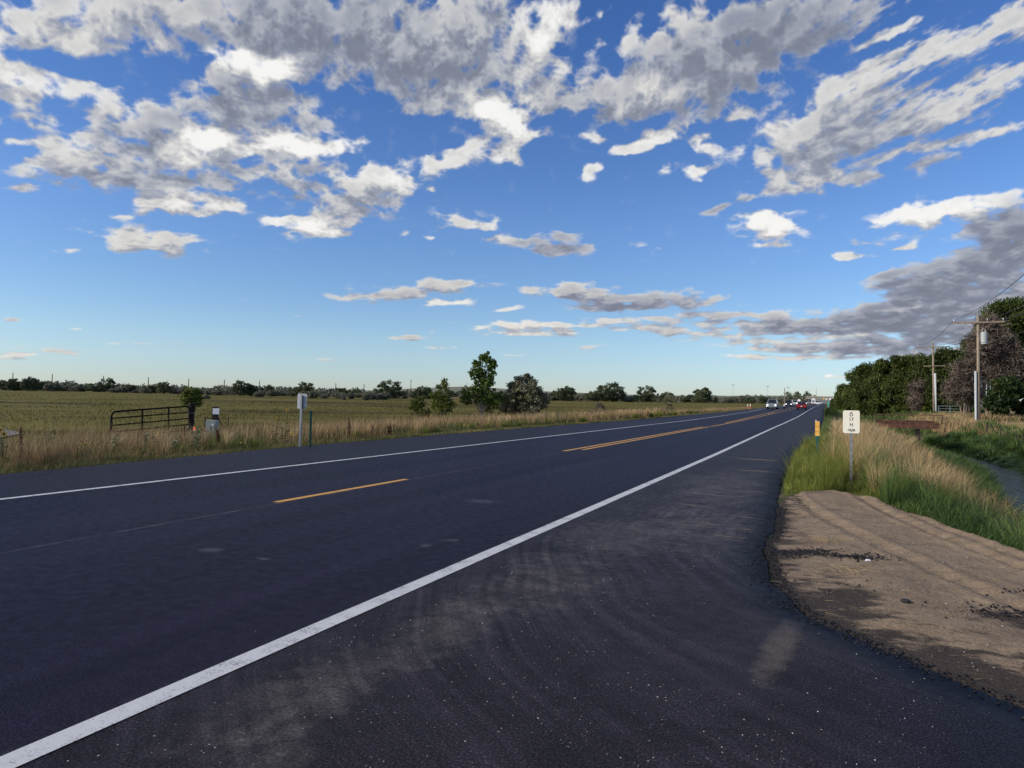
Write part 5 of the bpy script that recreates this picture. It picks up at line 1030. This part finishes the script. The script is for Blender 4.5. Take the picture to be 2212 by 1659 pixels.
# dead trunk lying and standing at the far edge of the field
o = empty('dead_snag', (upix(1003, 235), 235, h1(upix(1003, 235), 235)), 'pale dead tree with a broken trunk among fallen branches at the far field edge', 'tree'); mb = MB(); rr = random.Random(3)
mb.tube([(0, 0, -.2), (.3, 0, 2.2), (1.0, 0, 4.0), (.9, 0, 5.2)], [.42, .34, .2, .05], 7)
for k in range(9): a = rr.uniform(0, 6.3); mb.tube([(.5, 0, 2+k*.3), (.5+math.cos(a)*1.4, math.sin(a), 3.4+k*.3), (.5+math.cos(a)*2.3, math.sin(a), 4.6+k*.25)], [.14, .07, .02], 5, cap=False)
mb.build('trunk', BARKP, o)
mb = MB()
for k in range(16): x_ = rr.uniform(-9, 9); z_ = rr.uniform(.2, .7); mb.tube([(x_, rr.uniform(-1, 1), z_), (x_+rr.uniform(1, 3), rr.uniform(-1, 1), z_+rr.uniform(-.2, .9))], [.22, .08], 5)
mb.build('fallen_branches', BARKP, o)
# overpass and far buildings
b_ = empty('highway_overpass', (-6, 600, 1.2), 'pale concrete overpass crossing the highway in the far distance', 'bridge')
MB().box((0, 0, 4.4), (25, 10, 1.5)).build('deck', M_CONC, b_); MB().box((0, -5.1, 5.55), (25, .25, .9)).build('parapet', M_CONC, b_); MB().box((0, 5.1, 5.55), (25, .25, .9)).build('parapet', M_CONC, b_)
for x in (-11, 10): MB().box((x, 0, 1.7), (1.2, 8, 4.0)).build('pier', M_CONC, b_)
for u0, u1, Y, z0, z1, lb in ((1600, 1617, 880, 1, 10.6, 'long low white building on the horizon left of the pickup'), (1692, 1712, 880, 1, 9.6, 'pale flat-roofed building on the horizon between the highway poles')):
    x0, x1 = upix(u0, Y), upix(u1, Y); o = empty('warehouse', ((x0+x1)/2, Y, z0), lb, 'building'); MB().box((0, 0, (z1-z0)/2-.4), (x1-x0, 14, z1-z0-1.6)).build('wall', simple('pinkish_wall', (.55, .50, .46), .9), o)
    MB().prism([(-(x1-x0)/2-.5, z1-z0-1.2), ((x1-x0)/2+.5, z1-z0-1.2), ((x1-x0)/2-2, z1-z0), (-(x1-x0)/2+2, z1-z0)], 16).build('roof', M_ROOFW, o)
for u, zt in ((1583, 20), (1658, 19), (1702, 18)):
    x = upix(u, 800); o = empty('light_mast', (x, 800, 2), {1583: 'leftmost', 1658: 'middle', 1702: 'rightmost'}[u]+' of the three faint floodlight masts on the horizon', 'mast'); MB().tube([(0, 0, 0), (0, 0, zt-2)], .16, 6).build('pole', M_GALV, o); MB().box((0, 0, zt-2), (3.4, .4, .5)).build('lamp_bar', M_GALV, o)

# ------------------------------------------------------------------ flowers and single weeds
M_PETAL = simple('sunflower_petal', (.85, .52, .015), .6, var=.12, sc=40); M_DISC = simple('sunflower_disc', (.025, .014, .010), .9); M_STEM = simple('green_stem', (.07, .10, .035), .8); M_LEAFP = simple('green_weed_leaf', (.055, .085, .03), .8)
M_MILK = simple('milkweed_leaf', (.20, .23, .13), .8, var=.2, sc=20); M_DOCK = simple('dock_seed', (.085, .024, .014), .9, var=.4, sc=30); M_YFL = simple('yellow_blossom', (.72, .48, .02), .7)
def face_dir(o): pass
def sunflower(loc, hh, heads, label):
    o = empty('sunflower', loc, label, 'flower'); rr = random.Random(int(loc[1]*10))
    mb = MB()
    for hx, hz_, sz in heads: mb.tube([(0, 0, -.05), (hx*.4, 0, hz_*.55), (hx, .01, hz_)], [.012, .009, .006], 5)
    mb.build('stem', M_STEM, o)
    mb = MB()
    for k in range(9):
        z = hh*(.2+.07*k); a = rr.uniform(0, 6.3); l = .16; d = Vector((math.cos(a), math.sin(a), .1)); s_ = Vector((-d.y, d.x, 0))*.05; p = Vector((0, 0, z)); mb.add([p, p+d*l*.5+s_, p+d*l+Vector((0, 0, -.05)), p+d*l*.5-s_], [(0, 1, 2, 3)])
    mb.build('leaf', M_LEAFP, o)
    nrm = Vector((-loc[0], -loc[1], .8)).normalized(); t1 = nrm.orthogonal().normalized(); t2 = nrm.cross(t1)
    for hx, hz_, sz in heads:
        c = Vector((hx, 0, hz_)); mb = MB()
        for k in range(16):
            a = k*2*math.pi/16; d = t1*math.cos(a)+t2*math.sin(a); s_ = (t2*math.cos(a)-t1*math.sin(a))*sz*.17; c2 = c+nrm*.008
            mb.add([c2+d*sz*.35, c2+d*sz*.7+s_, c2+d*sz+nrm*-.01, c2+d*sz*.7-s_], [(0, 1, 2, 3)])
        fl = mb.build('flower_head', M_PETAL, o); MB().tube([c+nrm*.0, c+nrm*.02], [sz*.42, sz*.34], 12).build('seed_disc', M_DISC, fl)
def sz_(x, y): return h1(x, y)
sunflower((-15.45, 9.0, sz_(-15.45, 9.0)), .85, [(0, .66-sz_(-15.45, 9.0), .062), (-.13, .74-sz_(-15.45, 9.0), .05)], 'sunflower plant with a large yellow bloom cut by the left edge of the picture')
sunflower((-15.3, 16.6, sz_(-15.3, 16.6)), .9, [(.10, .83-sz_(-15.3, 16.6), .05)], 'wild sunflower with one bloom left of the sign back, lower of two')
sunflower((-14.9, 16.6, sz_(-14.9, 16.6)), 1.1, [(.06, 1.09-sz_(-14.9, 16.6), .048), (-.42, 1.17-sz_(-14.9, 16.6), .022)], 'taller wild sunflower close to the left sign post')
def milkweed(x, y, hh, label):
    o = empty('milkweed_plant', (x, y, h1(x, y)), label, 'plant', 'pale milkweed plants on the far verge'); rr = random.Random(int(x*100)); mb = MB(); lf = MB()
    for s in range(4):
        bx, by = rr.uniform(-.12, .12), rr.uniform(-.12, .12); tx = bx+rr.uniform(-.1, .1); H2 = hh*rr.uniform(.75, 1.1); mb.tube([(bx, by, -.05), (tx, by, H2)], [.008, .005], 5)
        for k in range(11):
            z = H2*(.25+.07*k); a = rr.uniform(0, 6.3); d = Vector((math.cos(a), math.sin(a), rr.uniform(.2, 1.1))).normalized(); s_ = d.orthogonal().normalized()*.022; p = Vector((bx+(tx-bx)*z/H2, by, z)); l = rr.uniform(.08, .15); lf.add([p, p+d*l*.5+s_, p+d*l, p+d*l*.5-s_], [(0, 1, 2, 3)])
    mb.build('stem', M_STEM, o); lf.build('leaf', M_MILK, o)
for (x, y, hh), lb in zip([(-17.4, 9.9, .95), (-17.15, 11.0, .9), (-16.55, 12.3, .55), (-16.3, 13.1, .55), (-16.15, 13.8, .45), (-16.0, 14.4, .65)], ['tall pale milkweed clump nearest the left edge', 'second pale milkweed from the left edge, as tall as the first', 'low silvery milkweed clump left of the gate', 'pale milkweed under the middle of the tube gate', 'shortest pale milkweed of the row below the gate', 'pale milkweed furthest right, below the gate braces']):
    milkweed(x, y, hh, lb)
def dock(x, y, hh, label):
    o = empty('dock_plant', (x, y, h1(x, y)), label, 'plant', 'dark red dock stalks on the far verge'); rr = random.Random(int(x*77)); mb = MB(); sd2 = MB()
    for s in range(3):
        bx = rr.uniform(-.08, .08); tx = bx+rr.uniform(-.12, .12); H2 = hh*rr.uniform(.7, 1.1); mb.tube([(bx, 0, -.05), (tx, 0, H2)], .007, 5)
        for k in range(70):
            z = H2*(.3+.7*rr.random()); a = rr.uniform(0, 6.3); q = rr.uniform(.008, .045)*(1.15-z/H2)*1.6; p = Vector((bx+(tx-bx)*z/H2+math.cos(a)*q, math.sin(a)*q, z)); e = .014; sd2.add([p+Vector((-e, 0, -e)), p+Vector((e, 0, -e)), p+Vector((0, e, e)), p+Vector((0, -e, e))], [(0, 1, 2), (0, 1, 3), (1, 2, 3), (0, 2, 3)])
    mb.build('stem', M_DOCK, o); sd2.build('seed_head', M_DOCK, o)
for (x, y, hh), lb in zip([(-15.5, 8.6, .62), (-15.9, 9.6, .8), (-17.2, 15.0, .75), (-16.9, 15.9, .7), (-15.9, 21.0, .75), (-15.7, 22.2, .5), (-15.6, 23.2, .55), (-16.4, 27.5, .6)],
    ['dark red dock stalk low at the left edge', 'dark red dock stalk beside the one at the left edge', 'dark red dock stalk in front of the tube gate', 'wide brown dock head below the gate middle', 'bushy dark red dock right of the green delineator', 'small dark red dock right of the bushy one', 'second small dock right of the bushy one', 'faint dark dock farthest along the verge']):
    dock(x, y, hh, lb)
def yellows(x, y, n, label, hh=.45, sp=.3):
    o = empty('yellow_wildflower', (x, y, h1(x, y)), label, 'flower', 'clumps of small yellow wildflowers'); rr = random.Random(int(x*31+y)); st = MB(); bl = MB()
    for k in range(n):
        a = rr.uniform(0, 6.3); q = sp*rr.random(); z = hh*rr.uniform(.75, 1.1); tx, ty = math.cos(a)*q, math.sin(a)*q; st.tube([(tx*.3, ty*.3, -.03), (tx, ty, z)], .004, 4); bl.tube([(tx, ty, z), (tx, ty-.006, z+.010)], [.013, .010], 7)
    st.build('stem', M_STEM, o); bl.build('blossom', M_YFL, o)
yellows(-15.6, 10.9, 13, 'clump of small yellow flowers in the dry grass near the left edge', .42); yellows(-15.0, 14.9, 2, 'single yellow flower at the edge of the turf below the gate', .22, .05)
yellows(-15.5, 17.6, 12, 'scattered yellow flowers in the green grass right of the cabinet', .4); yellows(-15.3, 29, 14, 'yellowish flower clump on the verge beyond the delineator', .35, .6); yellows(-16.1, 61, 10, 'yellow flowers on the verge below the silver shrub', .5, 1.0)
# ------------------------------------------------------------------ small stones, crumbs and litter
def pebbles(name, label, pts, smin, smax, mat, seed, cat='gravel', flat=.6):
    r = np.random.default_rng(seed); n = len(pts); s = smin+(smax-smin)*r.random(n)**2.5
    base = np.array([[1, 0, 0], [0, 1, 0], [-1, 0, 0], [0, -1, 0], [0, 0, 1], [0, 0, -.6]], float); F = np.array([[0, 1, 4], [1, 2, 4], [2, 3, 4], [3, 0, 4], [1, 0, 5], [2, 1, 5], [3, 2, 5], [0, 3, 5]])
    V = base[None]*(.7+.6*r.random((n, 6, 1)))*s[:, None, None]; V[:, :, 2] *= flat; a = r.random(n)*6.3; c, s_ = np.cos(a)[:, None], np.sin(a)[:, None]; vx = V[:, :, 0]*c-V[:, :, 1]*s_; vy = V[:, :, 0]*s_+V[:, :, 1]*c; V[:, :, 0] = vx; V[:, :, 1] = vy
    V += np.asarray(pts)[:, None, :]; V[:, :, 2] += (s*flat*.35)[:, None]; T3 = (F[None]+6*np.arange(n)[:, None, None]).reshape(-1, 3)
    return tag(np_mesh(name, V.reshape(-1, 3), None, T3, mat=mat, tint=np.repeat(r.random(n), 6)), label, cat, kind='stuff')
M_STONE = leafmat('pale_stone_chips', [(0, (.16, .15, .14)), (.6, (.38, .35, .31)), (1, (.68, .65, .60))], 0, .9)
M_CRUMB = leafmat('asphalt_crumb', [(0, (.006, .006, .008)), (1, (.028, .027, .032))], 0, .7)
r = np.random.default_rng(90); n = 8500; x = -3.05+r.random(n)*3.6; y = .9+12*r.random(n)**1.9; k = (x < right_edge(y)-.05) & ((perlin(x*.9, y*.9, 91)+.9*r.random(n)) > .42); x, y = x[k], y[k]
pebbles('stone_chips', 'pale stone chips scattered over the asphalt shoulder', np.stack([x, y, zr(y)], 1), .0012, .0060, M_STONE, 92)
r = np.random.default_rng(93); n = 500; x = -10.8+r.random(n)*7.4; y = 1.5+9*r.random(n); pebbles('stone_chips', 'sparse tiny stone chips on the driving lanes', np.stack([x, y, zr(y)], 1), .001, .004, M_STONE, 94)
def dz_pts(x, y):
    i = np.clip(np.round((x-dxs[0])/.035).astype(int), 0, len(dxs)-1); j = np.clip(np.round((y-dys[0])/.035).astype(int), 0, len(dys)-1); return DZ[j, i]
def gauss(n, cx, cy, sx, sy, rot, seed):
    r = np.random.default_rng(seed); a, b = r.normal(size=n)*sx, r.normal(size=n)*sy; return cx+a*math.cos(rot)-b*math.sin(rot), cy+a*math.sin(rot)+b*math.cos(rot)
P_ = []
for cx, cy, sx, sy, rot, n, sd3 in ((-.40, 8.2, .11, .10, 0, 900, 1), (-.18, 8.3, .14, .09, .4, 500, 2), (.12, 8.1, .17, .05, 0, 500, 3), (.33, 8.12, .14, .08, 0, 160, 4), (1.3, 6.5, .25, .10, .3, 500, 5), (1.7, 7.4, .25, .05, .5, 120, 6), (.45, 6.9, .25, .15, 0, 25, 7)):
    x, y = gauss(n, cx, cy, sx, sy, rot, sd3); k = x > right_edge(y)+.02; P_.append(np.stack([x[k], y[k], dz_pts(x[k], y[k])], 1))
yy = 2.2+np.random.default_rng(96).random(5200)*9.5; ee = right_edge(yy); x = ee+.02+np.abs(np.random.default_rng(97).normal(size=5200))*.06; P_.append(np.stack([x, yy, np.maximum(dz_pts(x, yy), -.02)], 1))
pebbles('asphalt_crumbs', 'loose black asphalt crumbs spilled over the dirt turnout', np.concatenate(P_), .003, .015, M_CRUMB, 95, 'rubble', .9)
yy = 1.5+np.random.default_rng(196).random(1500)*9.5; x = right_edge(yy)-.01-np.abs(np.random.default_rng(197).normal(size=1500))*.07; pebbles('asphalt_crumbs', 'loose black crumbs on the asphalt beside the dirt turnout', np.stack([x, yy, zr(yy)], 1), .003, .011, M_CRUMB, 195, 'rubble', .9)
yy = 2.5+np.random.default_rng(98).random(2500)*40; x = left_edge(yy)+.03-np.abs(np.random.default_rng(99).normal(size=2500))*.10; pebbles('asphalt_crumbs', 'black asphalt crumbs along the far pavement edge', np.stack([x, yy, height(x, yy)+.01], 1), .008, .03, M_CRUMB, 100, 'rubble', .9)
r = np.random.default_rng(101); n = 2600; x = -.8+r.random(n)*5.5; y = 2.5+11*r.random(n); k = (x > right_edge(y)+.05) & (in_dirt(x, y) > .8); x, y = x[k], y[k]; pebbles('dirt_pebbles', 'small pale pebbles in the packed dirt', np.stack([x, y, dz_pts(x, y)], 1), .002, .009, M_STONE, 102)
o = MB().tube([(0, 0, 0), (0, 0, .012), (0, 0, .022)], [.034, .036, .030], 20).build('rubber_cap', M_RUBBER, bevel=.003); o.location = (.545, 6.46, dirt_z(.545, 6.46)+.002); tag(o, 'small round black cap lying on the dirt turnout', 'cap')
for (x, y, a), lb in zip(((.34, 7.96, .3), (1.02, 8.2, 1.4)), ('flat whitish stone beside the line of asphalt crumbs', 'pale tan stone alone on the upper dirt slope')):
    o = MB().box((0, 0, .008), (.055, .022, .02), tp=.8).build('stone', M_WHITE if a < 1 else M_STONE, bevel=.006); o.location = (x, y, dirt_z(x, y)); o.rotation_euler.z = a; tag(o, lb, 'stone')
# straw lying on the dirt
r = random.Random(8); mb = MB()
for k in range(240):
    y = r.uniform(3.2, 12); x = float(right_edge(np.array([y]))[0])+.1+r.uniform(0, 2.6)
    if float(in_dirt(np.array([x]), np.array([y]))[0]) < .6 or x > 6: continue
    a = r.uniform(0, 6.3); l = r.uniform(.03, .13); z = dirt_z(x, y)+.004; mb.tube([(x, y, z), (x+math.cos(a)*l*.5, y+math.sin(a)*l*.5, z+.006), (x+math.cos(a)*l, y+math.sin(a+.3)*l, z)], .0016, 4)
for cx, cy in ((-.02, 9.0), (.15, 7.4)):
    for k in range(34): a = r.uniform(0, 6.3); l = r.uniform(.08, .24); x, y = cx+r.gauss(0, .07), cy+r.gauss(0, .12); z = dirt_z(x, y)+.004; mb.tube([(x, y, z), (x+math.cos(a)*l*.5, y+math.sin(a)*l*.5, z+r.uniform(.01, .05)), (x+math.cos(a)*l, y+math.sin(a)*l, z+.01)], .0018, 4)
tag(mb.build('straw_litter', simple('straw', (.30, .22, .12), .9)), 'scattered dry straw on the dirt turnout', 'straw', kind='stuff')
